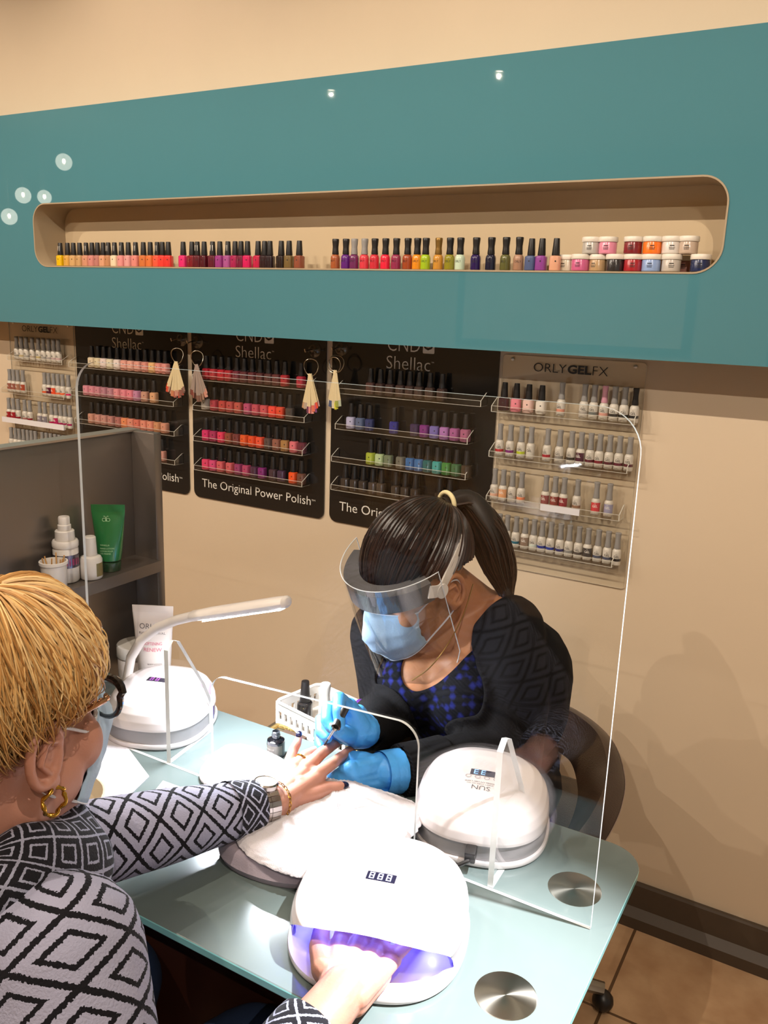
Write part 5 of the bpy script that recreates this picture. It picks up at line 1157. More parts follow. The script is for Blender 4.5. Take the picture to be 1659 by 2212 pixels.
p_.ell(PEL+V((0, 0, -.03)), (0.145, 0.13, 0.10)); local(remesh(p_.build('trousers', TROU, tech), 0.008, 3), tech.location)
p_ = MB()
for hx in (-0.55, -0.67): p_.chain([(hx, -0.69, 0.05), (hx, -0.84, 0.038)], [0.046, 0.036], 14)
local(p_.build('shoes', BLACKCAP, tech), tech.location)
# gloves
GLOVE = mat('blue_nitrile', '4a9fe6', 0.38, spec=0.45, bump=0.5, bscale=90, noise=0.06, nscale=30)
gl = dict(w=tuple(WL+V((-0.012, -0.012, 0.002))), wr=0.029, r=(0.0105, 0.0095, 0.0085, 0.0075), palm=V((0.0, 0.0, -0.008)),
  f=[[Z5(905, 905, .806), Z5(780, 985, .790), Z5(690, 1040, .778), Z5(650, 1075, .772)], [Z5(920, 940, .800), Z5(800, 1010, .786), Z5(715, 1050, .774), Z5(680, 1065, .768)], [Z5(935, 985, .792), Z5(840, 1050, .778), Z5(780, 1085, .768), Z5(745, 1085, .765)], [Z5(950, 1035, .784), Z5(880, 1085, .772), Z5(830, 1100, .765), Z5(805, 1095, .763)]],
  t=[Z5(1010, 860, .80), Z5(935, 830, .80), Z5(880, 850, .795), Z5(845, 885, .79)], arm=tuple(WL-d_*0.03), ar=0.033)
g_ = hand_mb(MB(), gl, 0.0012)
ga = V(gl['w']); gdir = (WL-ga)
go = remesh(g_.build('glove', GLOVE, tech), 0.0017, 4); local(go, tech.location)
cfm = MB(); a0 = WL+d_*0.012
cfm.tube([a0+d_*0.02, a0, WL-d_*0.012, WL-d_*0.022, WL-d_*0.0235, WL-d_*0.021], [0.0335, 0.0345, 0.0355, 0.037, 0.0365, 0.035], 36, caps=False)
m = cfm
for i, v in enumerate(m.v): 
    k = i//36; m.v[i] = tuple(V(v)+ (V(v)-(a0)).normalized()*0.0012*math.sin(i*1.9)*(k > 1))
local(m.build('glove_cuff', GLOVE, tech), tech.location)
def Y5(zx, zy, y): return atY(540+zx/ZTH, 1440+zy/ZTH, y)
gr = dict(w=tuple(WR+V((-0.004, -0.006, 0.0))), wr=0.027, r=(0.0108, 0.0098, 0.0088, 0.0076), palm=V((0.003, 0.010, -0.004)),
  f=[[Y5(870, 350, -.905), Y5(800, 285, -.925), Y5(795, 400, -.945), Y5(805, 520, -.955)], [Y5(800, 370, -.900), Y5(700, 375, -.925), Y5(690, 480, -.945), Y5(725, 545, -.950)], [Y5(760, 430, -.895), Y5(640, 480, -.920), Y5(640, 590, -.940), Y5(690, 640, -.945)], [Y5(750, 500, -.888), Y5(628, 590, -.910), Y5(622, 680, -.930), Y5(640, 725, -.940)]],
  t=[Y5(900, 600, -.90), Y5(850, 600, -.925), Y5(800, 580, -.945), Y5(765, 550, -.953)], arm=tuple(WR+(ER-WR).normalized()*0.006), ar=0.029)
g_ = hand_mb(MB(), gr, 0.0014); g_.ell(Y5(880, 520, -.892), (0.030, 0.022, 0.036)); g_.ell(Y5(770, 520, -.905), (0.028, 0.016, 0.034)); g_.capsule(Y5(890, 480, -.895), 0.022, Y5(925, 550, -.885), 0.024)
go = remesh(g_.build('glove', GLOVE, tech), 0.0017, 4); local(go, tech.location)
# hair
HB = hair_mat('dark_brown_hair', ['120b09', '1d120e', '2a1a13', '3a241a'], 0.33)
HBASE = mat('dark_hair_base', '150d0a', 0.45)
def skull(az, elv, off=0.0):
    """point on the head: azimuth 0 = front, + = left; elevation up"""
    c = math.cos(elv); return th(-0.012+(0.099+off)*c*math.cos(az), (0.079+off)*c*math.sin(az), 0.045+(0.092+off)*math.sin(elv))
hm = MB(); n = 40; rows = 16; vs = []; fs = []
def hairline(az):
    a = abs(az)
    return math.radians(9) if a < 0.9 else (math.radians(9)-(a-0.9)*math.radians(14) if a < 1.9 else math.radians(-5)-(a-1.9)*math.radians(24))
for j in range(rows+1):
    for k in range(n):
        az = -PI+2*PI*k/n; e0 = hairline(az); vs.append(skull(az, e0+(PI/2-e0)*j/rows, 0.0045*min(1, j/3+0.1)))
for j in range(rows):
    for k in range(n): fs.append((j*n+k, j*n+(k+1) % n, (j+1)*n+(k+1) % n, (j+1)*n+k))
hm.add(vs, fs); hp = empty('hair_tmp') if False else None
hair = local(hm.build('hair', HBASE, tech), tech.location)
TIE = th(-0.098, 0.0, 0.100)
lines = []
rnd = random.Random(3)
for i in range(640):
    az = rnd.uniform(-2.75, 2.75); e0 = hairline(az)+rnd.uniform(-0.05, 0.04)
    if i % 3 == 0: e0 += rnd.uniform(0.1, 0.9)*(PI/2-e0)*0.8
    st = skull(az, e0, 0.0); ln = []
    t0 = (TIE-V(TP)); off = 0.006+rnd.uniform(0, 0.006)
    ctr = th(-0.012, 0, 0.045)
    for k in range(13):
        s = k/12; q = st.lerp(TIE+V((rnd.uniform(-.004, .004),)*3), s) if k == 12 else st.lerp(TIE, s)
        d = q-ctr; fl = TM3.transposed() @ d
        rr = math.sqrt((fl.x/0.099)**2+(fl.y/0.079)**2+(fl.z/0.092)**2)
        q2 = ctr+d/rr*(1+off/0.09)
        w2 = max(0, (s-0.86)/0.14); q2 = q2.lerp(TIE+(q2-TIE)*0.3, w2)
        ln.append(q2)
    lines.append(ln)
so = strands('hair_strands', lines, 0.0019, HB, None, 0.8); so.parent = hair; local(so, tech.location)
pc = [TIE, atD(1005, 1082, 1.545), atD(1040, 1120, 1.55), atD(1062, 1175, 1.55), atD(1080, 1230, 1.55), atD(1096, 1285, 1.55)]
pr_ = [0.016, 0.026, 0.034, 0.036, 0.030, 0.010]
lines = []
for i in range(330):
    a = rnd.uniform(0, 2*PI); q = math.sqrt(rnd.uniform(0.05, 1)); fl = 0.9+0.2*rnd.random(); ln = []
    for k, (c, r) in enumerate(zip(pc, pr_)):
        ln.append(c+(RX*math.cos(a)*1.0+(FX)*math.sin(a)*0.8)*r*q*fl+UX*(0.3*r*math.sin(a)*q if k < 3 else rnd.uniform(-.01, .012)*(k/5)))
    lines.append(bez(ln, 14))
po = strands('ponytail', lines, 0.0022, HB, tech, 0.4); local(po, tech.location)
pb = MB().tube(bez(pc, 18), [0.012+0.016*math.sin(PI*min(1, k/18)) for k in range(len(bez(pc, 18)))], 14); o = pb.build('ponytail_core', HBASE, None); o.parent = po; local(o, tech.location)
tie = MB(); ax1 = UX; ax2 = FX
nrm = (pc[1]-TIE).normalized(); a1 = nrm.cross(V((0, 0, 1))).normalized(); a2 = nrm.cross(a1)
tie.tube([TIE+nrm*0.008+a1*0.021*math.cos(k*2*PI/24)+a2*0.021*math.sin(k*2*PI/24) for k in range(24)], 0.0042, 10, closed=True)
local(tie.build('hair_tie', mat('cream_hair_tie', 'e0cf9f', 0.7), tech), tech.location)
# mask
MASKM = mat('surgical_mask_blue', 'a9c4dc', 0.8, bump=0.2, bscale=300, sheen=0.2)
MASKW = mat('surgical_mask_white', 'dfe0e6', 0.8)
def face_mask(hf, par, sc=1.0, band=True, mt=MASKM):
    m = MB(); nu, nv = 18, 14; vs = []
    for j in range(nv+1):
        t = j/nv
        for i in range(nu+1):
            s = -1+2*i/nu; a = s*1.12
            R_ = 0.077+0.012*math.sin(PI*min(1, t*1.05)); fx = 0.030+R_*math.cos(a)*(1.0+0.36*math.exp(-(s/0.24)**2)*max(0, 1-abs(t-.32)*1.1))
            y = 0.066*math.sin(a)*(1-0.1*t); z = 0.010-0.118*t+0.012*(1-t)*math.exp(-(s/.2)**2)-0.014*abs(s)*(1-t)+0.028*abs(s)**2*t
            pl = 0.0012*math.sin(t*PI*7)
            vs.append(hf((fx+pl-0.018*max(0, t-.7))*sc, y*sc, z*sc))
    fs = [(j*(nu+1)+i, j*(nu+1)+i+1, (j+1)*(nu+1)+i+1, (j+1)*(nu+1)+i) for j in range(nv) for i in range(nu)]
    m.add(vs, fs); o = m.build('surgical_mask', mt, par); o.modifiers.new('s', 'SOLIDIFY').thickness = 0.0015
    e = MB()
    for rowi in (0, nv): e.tube([vs[rowi*(nu+1)+i] for i in range(nu+1)], 0.0024, 6, flat=0.5)
    e2 = e.build('mask_hem', MASKW, None); e2.parent = o
    lp = MB()
    for s in (1, -1):
        i = nu if s > 0 else 0
        lp.tube(bez([vs[0*(nu+1)+i], hf(0.012, s*0.079, 0.022), hf(-0.016, s*0.085, 0.020), hf(-0.022, s*0.083, -0.012), hf(0.006, s*0.074, -0.045), vs[nv*(nu+1)+i]], 24), 0.0016, 6)
    l2 = lp.build('ear_loop', MASKW, None); l2.parent = o
    return o, e2, l2
for o in face_mask(th, tech): local(o, tech.location)
# face shield
FOAM = mat('grey_foam', '4a4747', 0.9, bump=0.5, bscale=600)
VIS = clear('visor_film', (0.93, 0.95, 0.965), 0.10, 0.02, 0.8)
fo = MB(); na = 40; vs = []; A0 = 1.22
def vis_pt(a, z, r=0.0): return th(0.006+(0.128+r)*math.cos(a), (0.103+r)*math.sin(a), z)
for i in range(na+1):
    a = -A0+2*A0*i/na
    inn = th(0.004+0.098*math.cos(a), 0.082*math.sin(a), 0); du = tu
    for r, z in ((-0.001, 0.030), (-0.001, 0.066), (-0.030, 0.068), (-0.030, 0.032)): vs.append(vis_pt(a, z, r))
fo.add(vs, [(i*4+k, i*4+(k+1) % 4, (i+1)*4+(k+1) % 4, (i+1)*4+k) for i in range(na) for k in range(4)]+[(3, 2, 1, 0), (na*4, na*4+1, na*4+2, na*4+3)])
local(fo.build('foam_band', FOAM, tech, auto=50), tech.location)
vm = MB(); vs = []; nz_ = 16; A1 = 1.36
for j in range(nz_+1):
    t = j/nz_
    for i in range(na+1):
        s = -1+2*i/na; zb_ = -0.170*(1-0.0*s*s)
        drop_ = 0.080-(0.080+0.172-0.075*max(0, (abs(s)-.55)/.45)**2.2)*t
        vs.append(vis_pt(s*A1, drop_, 0.0008+0.004*t))
vm.add(vs, [(j*(na+1)+i, j*(na+1)+i+1, (j+1)*(na+1)+i+1, (j+1)*(na+1)+i) for j in range(nz_) for i in range(na)])
vo = vm.build('visor', VIS, tech); local(vo, tech.location)
ed = MB(); lp = [vs[i] for i in range(na+1)]+[vs[j*(na+1)+na] for j in range(1, nz_+1)]+[vs[nz_*(na+1)+i] for i in range(na-1, -1, -1)]+[vs[j*(na+1)] for j in range(nz_-1, 0, -1)]
ed.tube(lp, 0.0009, 5, closed=True); e_ = ed.build('visor_edge', mat('visor_rim', 'cfd3d6', 0.3), None); e_.parent = vo; local(e_, tech.location)
st = MB()
for s in (1,):
    rb2, _ = ribbon(bez([vis_pt(A0-0.06, 0.052, 0.0015), th(0.035, 0.096, 0.040), th(0.008, 0.0885, 0.044), th(-0.03, 0.084, 0.064), th(-0.07, 0.064, 0.072), th(-0.106, 0.02, 0.070)], 24), 0.022, 0.003, [tu]*30)
    st.add(rb2.v, rb2.f)
local(st.build('white_strap', WPL, tech), tech.location)
local(MB().tube([th(0.032, 0.0965, 0.036), th(0.032, 0.0995, 0.036)], 0.013, 18).build('strap_button', WPL, tech), tech.location)
local(MB().tube(bez([atD(1022, 1262, 1.50), atD(1000, 1330, 1.45), atD(968, 1390, 1.41), atD(930, 1440, 1.40), atD(890, 1470, 1.41)], 40), 0.0011, 6).build('necklace', mat('gold_chain', 'b08d57', 0.3, metal=1.0), tech), tech.location)
# polish brush held in the glove
br = empty('polish_brush', Y5(690, 680, -.972), 'polish brush with a black cap held by the gloved right hand', 'brush')
bA, bB, bC = Y5(800, 470, -.952), Y5(768, 545, -.966), Y5(668, 700, -.974)
dd = (bC-bA).normalized()
local(MB().tube([bA-dd*0.02, bA, bB], [0.006, 0.0068, 0.0075], 14).build('cap', BLACKCAP, br), br.location)
local(MB().tube([bB, bB.lerp(bC, .12)], [0.005, 0.0045], 12).build('collar', STEEL, br), br.location)
local(MB().tube([bB.lerp(bC, .1), bB.lerp(bC, .68)], 0.0019, 8).build('stem', mat('silver_stem', 'c9c9c9', 0.25, metal=0.8), br), br.location)
local(MB().tube([bB.lerp(bC, .66), bC], [0.0022, 0.0028], 8, flat=0.5).build('bristles', mat('dark_bristles', '1a1a22', 0.4), br), br.location)

# ------------------------------------------------------------------ the client
cli = empty('person', (-0.70, -1.55, 0), 'person with short blond hair and glasses in a diamond patterned sweater', 'person')
CP = (-0.7126, -1.4806, 1.076)
ch, CM3, cf_, cl_, cu_ = frame(CP, 0.0257, 0.108, -0.0101, 1)
cSR, cSL = V((-0.578, -1.522, 0.905)), V((-0.885, -1.515, 0.92))
cER, cEL = V((-0.43, -1.60, 0.715)), V((-0.775, -1.352, 0.842))
cWR, cWL = atZ(742, 2140, .792), Z5(195, 1212, .800)
cNB = V((-0.712, -1.550, 0.925)); cCH = V((-0.72, -1.56, 0.80)); cWA = V((-0.72, -1.62, 0.66)); cPE = V((-0.72, -1.66, 0.54))
def c_torso(mb, g=0.0):
    mb.ell(cPE, (0.18+g, 0.15+g, 0.12+g)); mb.chain([cPE, cWA, cCH], [0.135+g, 0.13+g, 0.125+g], 20)
    for k in (-.08, .08): mb.chain([cWA+V((k*.8, 0, 0)), cCH+V((k, 0, 0.0))], [0.095+g, 0.095+g], 16)
    mb.capsule(cSR+V((-.03, -.01, -.02)), 0.068+g, cSL+V((.03, -.01, -.02)), 0.068+g, 18)
    mb.capsule(cSR+V((-.03, -.01, .0)), 0.055+g, cNB, 0.06+g, 16); mb.capsule(cSL+V((.03, -.01, 0)), 0.055+g, cNB, 0.06+g, 16)
    for k in (-.065, .065): mb.ell(cCH+V((k, 0.085, 0.0)), (0.07+g, 0.065+g, 0.07+g))
b = MB()
b.ell(ch(-0.012, 0, 0.045), (0.100, 0.078, 0.092), CM3); b.ell(ch(0.042, 0, -0.03), (0.057, 0.062, 0.086), CM3)
for s in (1, -1):
    b.capsule(ch(0.0, s*0.046, -0.065), 0.028, ch(0.078, s*0.008, -0.1), 0.021); b.ell(ch(0.068, s*0.040, -0.022), (0.027, 0.027, 0.032), CM3)
    b.capsule(ch(0.09, s*0.012, 0.034), 0.010, ch(0.078, s*0.047, 0.036), 0.009); b.ell(ch(0.082, s*0.031, 0.02), (0.0125, 0.016, 0.0115), CM3)
    b.ell(ch(0.03, s*0.052, -0.05), (0.035, 0.02, 0.032), CM3)
b.capsule(ch(0.096, 0, 0.018), 0.010, ch(0.114, 0, -0.028), 0.014)
b.capsule(ch(0.088, -0.018, -0.067), 0.010, ch(0.088, 0.018, -0.067), 0.010)
b.capsule(ch(-0.022, 0, -0.03), 0.060, cNB+V((0, 0.01, -.01)), 0.064, 20)
c_torso(b)
b.chain([cSR, cSR*.5+cER*.5, cER], [0.058, 0.05, 0.043], 16); b.chain([cER, cER*.5+cWR*.5, cWR], [0.043, 0.038, 0.026], 16)
b.chain([cSL, cSL*.5+cEL*.5, cEL], [0.056, 0.048, 0.042], 16); b.chain([cEL, cEL*.5+cWL*.5, cWL], [0.042, 0.036, 0.025], 16)
for hx, kx in ((-0.62, -0.575), (-0.82, -0.83)): b.chain([(hx, -1.62, 0.53), ((hx+kx)/2, -1.42, 0.555), (kx, -1.25, 0.54)], [0.088, 0.078, 0.062], 16); b.chain([(kx, -1.25, 0.54), (kx, -1.30, 0.28), (kx, -1.34, 0.08)], [0.058, 0.052, 0.038], 16); b.chain([(kx, -1.33, 0.05), (kx, -1.20, 0.036)], [0.038, 0.028], 12)
cbody = remesh(b.build('body', SKIN2, cli), 0.0045, 5)
ears = MB()
for s in (1, -1):
    e0 = [ch(-0.006+0.019*math.cos(a), s*(0.080+0.009*math.sin(a*0.5)), 0.002+0.031*math.sin(a)) for a in [k*2*PI/20 for k in range(20)]]
    ears.tube(e0, 0.0052, 8, closed=True); ears.ell(ch(-0.002, s*0.078, -0.006), (0.016, 0.006, 0.026), CM3); ears.ell(ch(0.003, s*0.083, -0.029), (0.010, 0.0065, 0.012), CM3)
    ears.tube([ch(0.010, s*0.082, 0.010), ch(-0.006, s*0.087, 0.014), ch(-0.012, s*0.087, -0.006), ch(0.0, s*0.085, -0.018)], 0.0036, 8)
eo = remesh(ears.build('ear_tmp', SKIN2), 0.0018, 2)
hL = dict(w=cWL, wr=0.0245, palm=V((0.002, 0.0, -0.008)),
  f=[[Z5(612, 955, .812), Z5(738, 868, .816), Z5(830, 800, .808), Z5(898, 745, .802)], [Z5(505, 905, .815), Z5(640, 775, .824), Z5(742, 702, .816), Z5(815, 665, .808)], [Z5(415, 890, .814), Z5(490, 800, .820), Z5(565, 762, .812), Z5(612, 740, .806)], [Z5(348, 870, .810), Z5(385, 755, .820), Z5(420, 690, .828), Z5(437, 640, .833)]],
  t=[Z5(400, 1180, .795), Z5(570, 1140, .795), Z5(700, 1090, .793), Z5(815, 1078, .791)], arm=cWL.lerp(cEL, 0.25), ar=0.029)
hR0 = cWR; hd_ = (V((-0.432, -1.165, 0.786))-hR0).normalized(); hs_ = hd_.cross(V((0, 0, 1))).normalized()
def hr(a, s, z=0.0): return hR0+hd_*a+hs_*s+V((0, 0, z))
hR = dict(w=hR0, wr=0.026, palm=V((0, 0, -0.008)),
  f=[[hr(.078, -.030), hr(.115, -.036, -.002), hr(.138, -.039, -.008), hr(.158, -.041, -.012)], [hr(.083, -.008, .002), hr(.125, -.010, 0), hr(.152, -.011, -.007), hr(.172, -.012, -.012)], [hr(.079, .014, .001), hr(.117, .018, -.001), hr(.143, .021, -.007), hr(.163, .022, -.012)], [hr(.070, .034, -.002), hr(.099, .043, -.004), hr(.118, .048, -.008), hr(.134, .052, -.012)]],
  t=[hr(.03, -.032, -.006), hr(.062, -.052, -.008), hr(.088, -.060, -.010), hr(.108, -.064, -.012)], arm=cWR.lerp(cER, 0.3), ar=0.031)
hands = [remesh(hand_mb(MB(), J).build('hand_tmp', SKIN2), 0.0016, 4) for J in (hL, hR)]
join_into(cbody, [eo]+hands); local(cbody, cli.location)
NAILM = mat('navy_nail_lacquer', '0b0f2e', 0.12, coat=0.8)
for f in hL['f']: local(nail(cli, f[-1], f[-2], V((0.10, -0.35, 1)), NAILM), cli.location)
local(nail(cli, hL['t'][-1], hL['t'][-2], V((0.25, -0.5, 0.8)), NAILM, 0.0078, 0.0135), cli.location)
# sweater
def knit(name, base, line, su, sv, w=0.10):
    m = mat(name, base, 0.9, spec=0.2, sheen=0.04); nt = m.node_tree; N = nt.nodes; L = nt.links
    uv = N.new('ShaderNodeUVMap'); uv.uv_map = 'UVMap'; nz = N.new('ShaderNodeTexNoise'); nz.inputs['Scale'].default_value = 420; tc = N.new('ShaderNodeTexCoord'); L.new(tc.outputs['Object'], nz.inputs[0])
    sp = N.new('ShaderNodeSeparateXYZ'); L.new(uv.outputs[0], sp.inputs[0])
    def M(op, a, b=None, c=None):
        x = N.new('ShaderNodeMath'); x.operation = op
        for i, q in enumerate((a, b, c)):
            if q is None: continue
            if isinstance(q, (int, float)): x.inputs[i].default_value = q
            else: L.new(q, x.inputs[i])
        return x.outputs[0]
    jit = M('MULTIPLY', M('SUBTRACT', nz.outputs['Fac'], 0.5), 0.09)
    u = M('MULTIPLY', sp.outputs[0], su); v = M('DIVIDE', sp.outputs[1], sv)
    a = M('ADD', M('ADD', u, v), jit); b_ = M('ADD', M('SUBTRACT', u, v), jit)
    fa = M('FRACT', a); fb = M('FRACT', b_)
    def ln(f, at, ww): return M('LESS_THAN', M('ABSOLUTE', M('SUBTRACT', f, at)), ww/2)
    big = M('MAXIMUM', M('MAXIMUM', ln(fa, 0.5, w), ln(fb, 0.5, w)), 0)
    ia = M('MULTIPLY', ln(fa, 0.5, 0.62), 1); 
    fa2, fb2 = M('FRACT', M('ADD', a, 0.5)), M('FRACT', M('ADD', b_, 0.5))
    da, db = M('ABSOLUTE', M('SUBTRACT', fa2, 0.5)), M('ABSOLUTE', M('SUBTRACT', fb2, 0.5))
    ring = M('MULTIPLY', M('LESS_THAN', M('ABSOLUTE', M('SUBTRACT', M('MAXIMUM', da, db), 0.24)), w*0.42), M('LESS_THAN', M('FRACT', M('MULTIPLY', M('FLOOR', a), 0.5)), 0.75))
    al = M('MAXIMUM', big, ring)
    mx = N.new('ShaderNodeMix'); mx.data_type = 'RGBA'; mx.inputs[6].default_value = (*rgb(base), 1); mx.inputs[7].default_value = (*rgb(line), 1); L.new(al, mx.inputs[0])
    L.new(mx.outputs[2], N['Principled BSDF'].inputs['Base Color'])
    bp = N.new('ShaderNodeBump'); bp.inputs['Strength'].default_value = 0.5; bp.inputs['Distance'].default_value = 0.002; L.new(nz.outputs['Fac'], bp.inputs['Height']); L.new(bp.outputs[0], N['Principled BSDF'].inputs['Normal'])
    return m
KNIT = knit('diamond_knit', '9c9cb2', '121117', 1.0, 0.062, 0.10)
KNITD = knit('dark_diamond_knit', '1d1c22', '9fa1b6', 1.0, 0.040, 0.085)
sw = MB(); c_torso(sw, 0.016)
sw.chain([cSR, cSR*.5+cER*.5, cER], [0.076, 0.068, 0.058], 18); sw.chain([cER, cER*.5+cWR*.5, cER*.32+cWR*.68], [0.058, 0.048, 0.040], 16)
slv_end = cWL.lerp(cEL, 0.17); slv_m = cWL.lerp(cEL, 0.55)
sw.chain([cSL, cSL*.5+cEL*.5, cEL], [0.072, 0.064, 0.055], 18); sw.chain([cEL, slv_m, slv_end], [0.055, 0.049, 0.038], 20)
swo = remesh(sw.build('sweater', KNIT, cli), 0.0055, 5)
bone_uv(swo, [(cPE, cWA, 9, .17, .16, 0), (cWA, cCH, 9, .16, .16, (cWA-cPE).length), (cCH, cNB, 9, .16, .08, (cCH-cPE).length), (cSR, cER, 4, .072, .06, 0), (cER, cWR, 4, .058, .045, (cSR-cER).length), (cSL, cEL, 4, .07, .055, 0), (cEL, cWL, 4, .054, .036, (cSL-cEL).length)])
del_faces(swo, lambda p, n: (p-(cNB+V((0, .01, .04)))).length < 0.075 or ((p-cWL).dot((cEL-cWL).normalized()) < (slv_end-cWL).length+0.004 and (p-cWL).length < 0.12 and p.y > -1.25))
solid(swo, 0.003); local(swo, cli.location)
ax_ = (cEL-cWL).normalized()
def cuffs(name, c0, axd, rs, ds, k=5):
    m = MB().tube([c0+axd*d for d in ds], rs, 40, caps=False); m.uv = [(u*k, v) for u, v in m.uv]
    me_o = m.build(name, KNITD, cli)
    ul = me_o.data.uv_layers['UVMap']
    for p in me_o.data.polygons:
        us = [m.uv[vi][0] for vi in p.vertices]; mxu = max(us)
        for li, vi in zip(p.loop_indices, p.vertices):
            u, v = m.uv[vi]; ul.data[li].uv = (u+k if mxu-u > k/2 else u, v)
    return local(me_o, cli.location)
cuffs('sweater_cuff', cWL, ax_, [0.029, 0.0305, 0.0335, 0.036, 0.0375, 0.0385, 0.040, 0.042], [0.026, 0.024, 0.024, 0.028, 0.036, 0.045, 0.055, 0.072])
axr = (cER-cWR).normalized()
cuffs('sweater_cuff', cWR, axr, [0.031, 0.036, 0.040, 0.042, 0.043, 0.044, 0.045], [0.048, 0.046, 0.05, 0.06, 0.08, 0.11, 0.14])
# cowl collar
cw = MB(); n = 48; vs = []; uvs = []
rings = [(0.000, 0.064, 0.066, 0.055), (0.006, 0.078, 0.080, 0.066), (0.012, 0.092, 0.098, 0.062), (0.020, 0.104, 0.116, 0.045), (0.028, 0.112, 0.130, 0.018), (0.034, 0.114, 0.138, -0.015), (0.036, 0.110, 0.134, -0.040), (0.030, 0.100, 0.112, -0.055)]
for j, (fy, rx, ry, z) in enumerate(rings):
    for k in range(n):
        a = 2*PI*k/n; s_ = math.sin(a)
        w_ = 0.006*math.sin(3*a+j*0.8)+0.004*math.sin(7*a-j)
        vs.append(cNB+V((rx*math.cos(a)*(1+w_*3), fy+ry*s_*(1+w_*3), 0.012+z+w_*1.2-0.022*max(0, s_)*(j/7)+0.0*(1-s_)))); uvs.append((k/n*14, j*0.026))
cw.add(vs, [(j*n+k, j*n+(k+1) % n, (j+1)*n+(k+1) % n, (j+1)*n+k) for j in range(len(rings)-1) for k in range(n)])
co = cw.build('cowl_collar', KNITD, cli); ul = co.data.uv_layers.new(name='UVMap')
for p in co.data.polygons:
    us = [uvs[vi][0] for vi in p.vertices]; mxu = max(us)
    for li, vi in zip(p.loop_indices, p.vertices): ul.data[li].uv = (uvs[vi][0]+14 if mxu-uvs[vi][0] > 7 else uvs[vi][0], uvs[vi][1])
sm = co.modifiers.new('s', 'SUBSURF'); sm.levels = 1; sm.render_levels = 2; solid(co, 0.005); local(co, cli.location)
# jeans and shoes
JEANS = mat('blue_jeans', '33486e', 0.85, bump=0.4, bscale=700)
p_ = MB()
for hx, kx in ((-0.62, -0.575), (-0.82, -0.83)): p_.chain([(hx, -1.62, 0.53), ((hx+kx)/2, -1.42, 0.555), (kx, -1.25, 0.54)], [0.098, 0.088, 0.072], 16); p_.chain([(kx, -1.25, 0.54), (kx, -1.30, 0.28), (kx, -1.34, 0.10)], [0.068, 0.062, 0.055], 16)
p_.ell(cPE+V((0, 0, -.03)), (0.19, 0.155, 0.11)); local(remesh(p_.build('jeans', JEANS, cli), 0.008, 3), cli.location)
p_ = MB()
for kx in (-0.575, -0.83): p_.chain([(kx, -1.33, 0.05), (kx, -1.20, 0.038)], [0.046, 0.036], 14)
local(p_.build('shoes', BLACKCAP, cli), cli.location)
# hair
HY = hair_mat('blond_hair', ['8a5a2c', 'c9985a', 'e0b878', 'ecd09a', 'b07f45'], 0.42)
HYB = mat('blond_hair_base', 'a87c45', 0.6, noise=0.3, nscale=30)
def cskull(az, elv, off=0.0):
    c = math.cos(elv); return ch(-0.012+(0.101+off)*c*math.cos(az), (0.080+off)*c*math.sin(az), 0.045+(0.094+off)*math.sin(elv))
def chl(az):
    a = abs(az); return math.radians(30)-min(a, 1.2)*math.radians(22) if a < 1.2 else (math.radians(4)-(a-1.2)*math.radians(28) if a < 1.9 else math.radians(-16)-(a-1.9)*math.radians(22))
hm = MB(); n = 44; rows = 14; vs = []
for j in range(rows+1):
    for k in range(n):
        az = -PI+2*PI*k/n; e0 = chl(az); vs.append(cskull(az, e0+(PI/2-e0)*j/rows, 0.003+0.009*min(1, j/4)))
hm.add(vs, [(j*n+k, j*n+(k+1) % n, (j+1)*n+(k+1) % n, (j+1)*n+k) for j in range(rows) for k in range(n)])
chair_ = local(hm.build('hair', HYB, cli), cli.location)
rnd = random.Random(11); lines = []
CR = (-2.6, 1.1)
for i in range(4200):
    az = rnd.uniform(-PI, PI); tone = rnd.random()
    e_end = chl(az)-rnd.uniform(-0.05, 0.38) if abs(az) > 0.75 else chl(az)-rnd.uniform(-0.18, 0.28)
    e_st = rnd.uniform(0.35, 1.45); e_st = max(e_st, e_end+0.5)
    lift = 0.007+0.012*rnd.random()+0.005*math.exp(-(az/0.9)**2); curl = rnd.uniform(-0.42, 0.42)+0.26*(1 if az < 0 else -1)
    ln = []
    for k in range(12):
        s = k/11; e = e_st+(e_end-e_st)*s
        bulge = lift*(0.55+0.75*math.sin(PI*min(1, s*0.95+0.05)))-0.010*max(0, s-.7)/.3*(1 if abs(az) > .8 else 0.2)
        ln.append(cskull(az+curl*s*s+0.03*math.sin(3*s+i*.37), e, bulge))
    lines.append(ln)
so = strands('hair_strands', lines, 0.00105, HY, None, 0.3, 3); so.parent = chair_; local(so, cli.location)
for o in face_mask(ch, cli): local(o, cli.location)
# glasses
FRM = mat('black_spectacle_frame', '0d0c10', 0.15, spec=0.6, coat=0.6); LENSM = clear('spectacle_lens', (0.96, 0.97, 0.96), 0.06, 0.01, 0.8)
gm = MB(); lm = MB()
for s in (1, -1):
    rim = []
    for k in range(28):
        a = 2*PI*k/28; cx_ = 0.034+0.028*math.cos(a)+(0.006 if math.sin(a) > .3 and math.cos(a) > .3 else 0); cz = 0.016+0.0215*math.sin(a)+(0.005*max(0, math.cos(a))*max(0, math.sin(a))*2)
        rim.append((0.107-0.16*cx_**2*4, s*cx_, cz))
    gm.tube([ch(*p) for p in rim], [0.0022+0.0022*max(0, math.sin(2*PI*k/28))+0.0012*max(0, math.cos(2*PI*k/28)) for k in range(28)], 8, closed=True)
    c0 = ch(0.103, s*0.034, 0.016); lm.add([c0]+[ch(p[0]-0.0005, p[1], p[2]) for p in rim], [(0, 1+k, 1+(k+1) % 28) for k in range(28)])
gm.tube([ch(0.106, -0.008, 0.022), ch(0.111, 0, 0.025), ch(0.106, 0.008, 0.022)], 0.002, 8)
fo_ = local(gm.build('glasses', FRM, cli), cli.location)
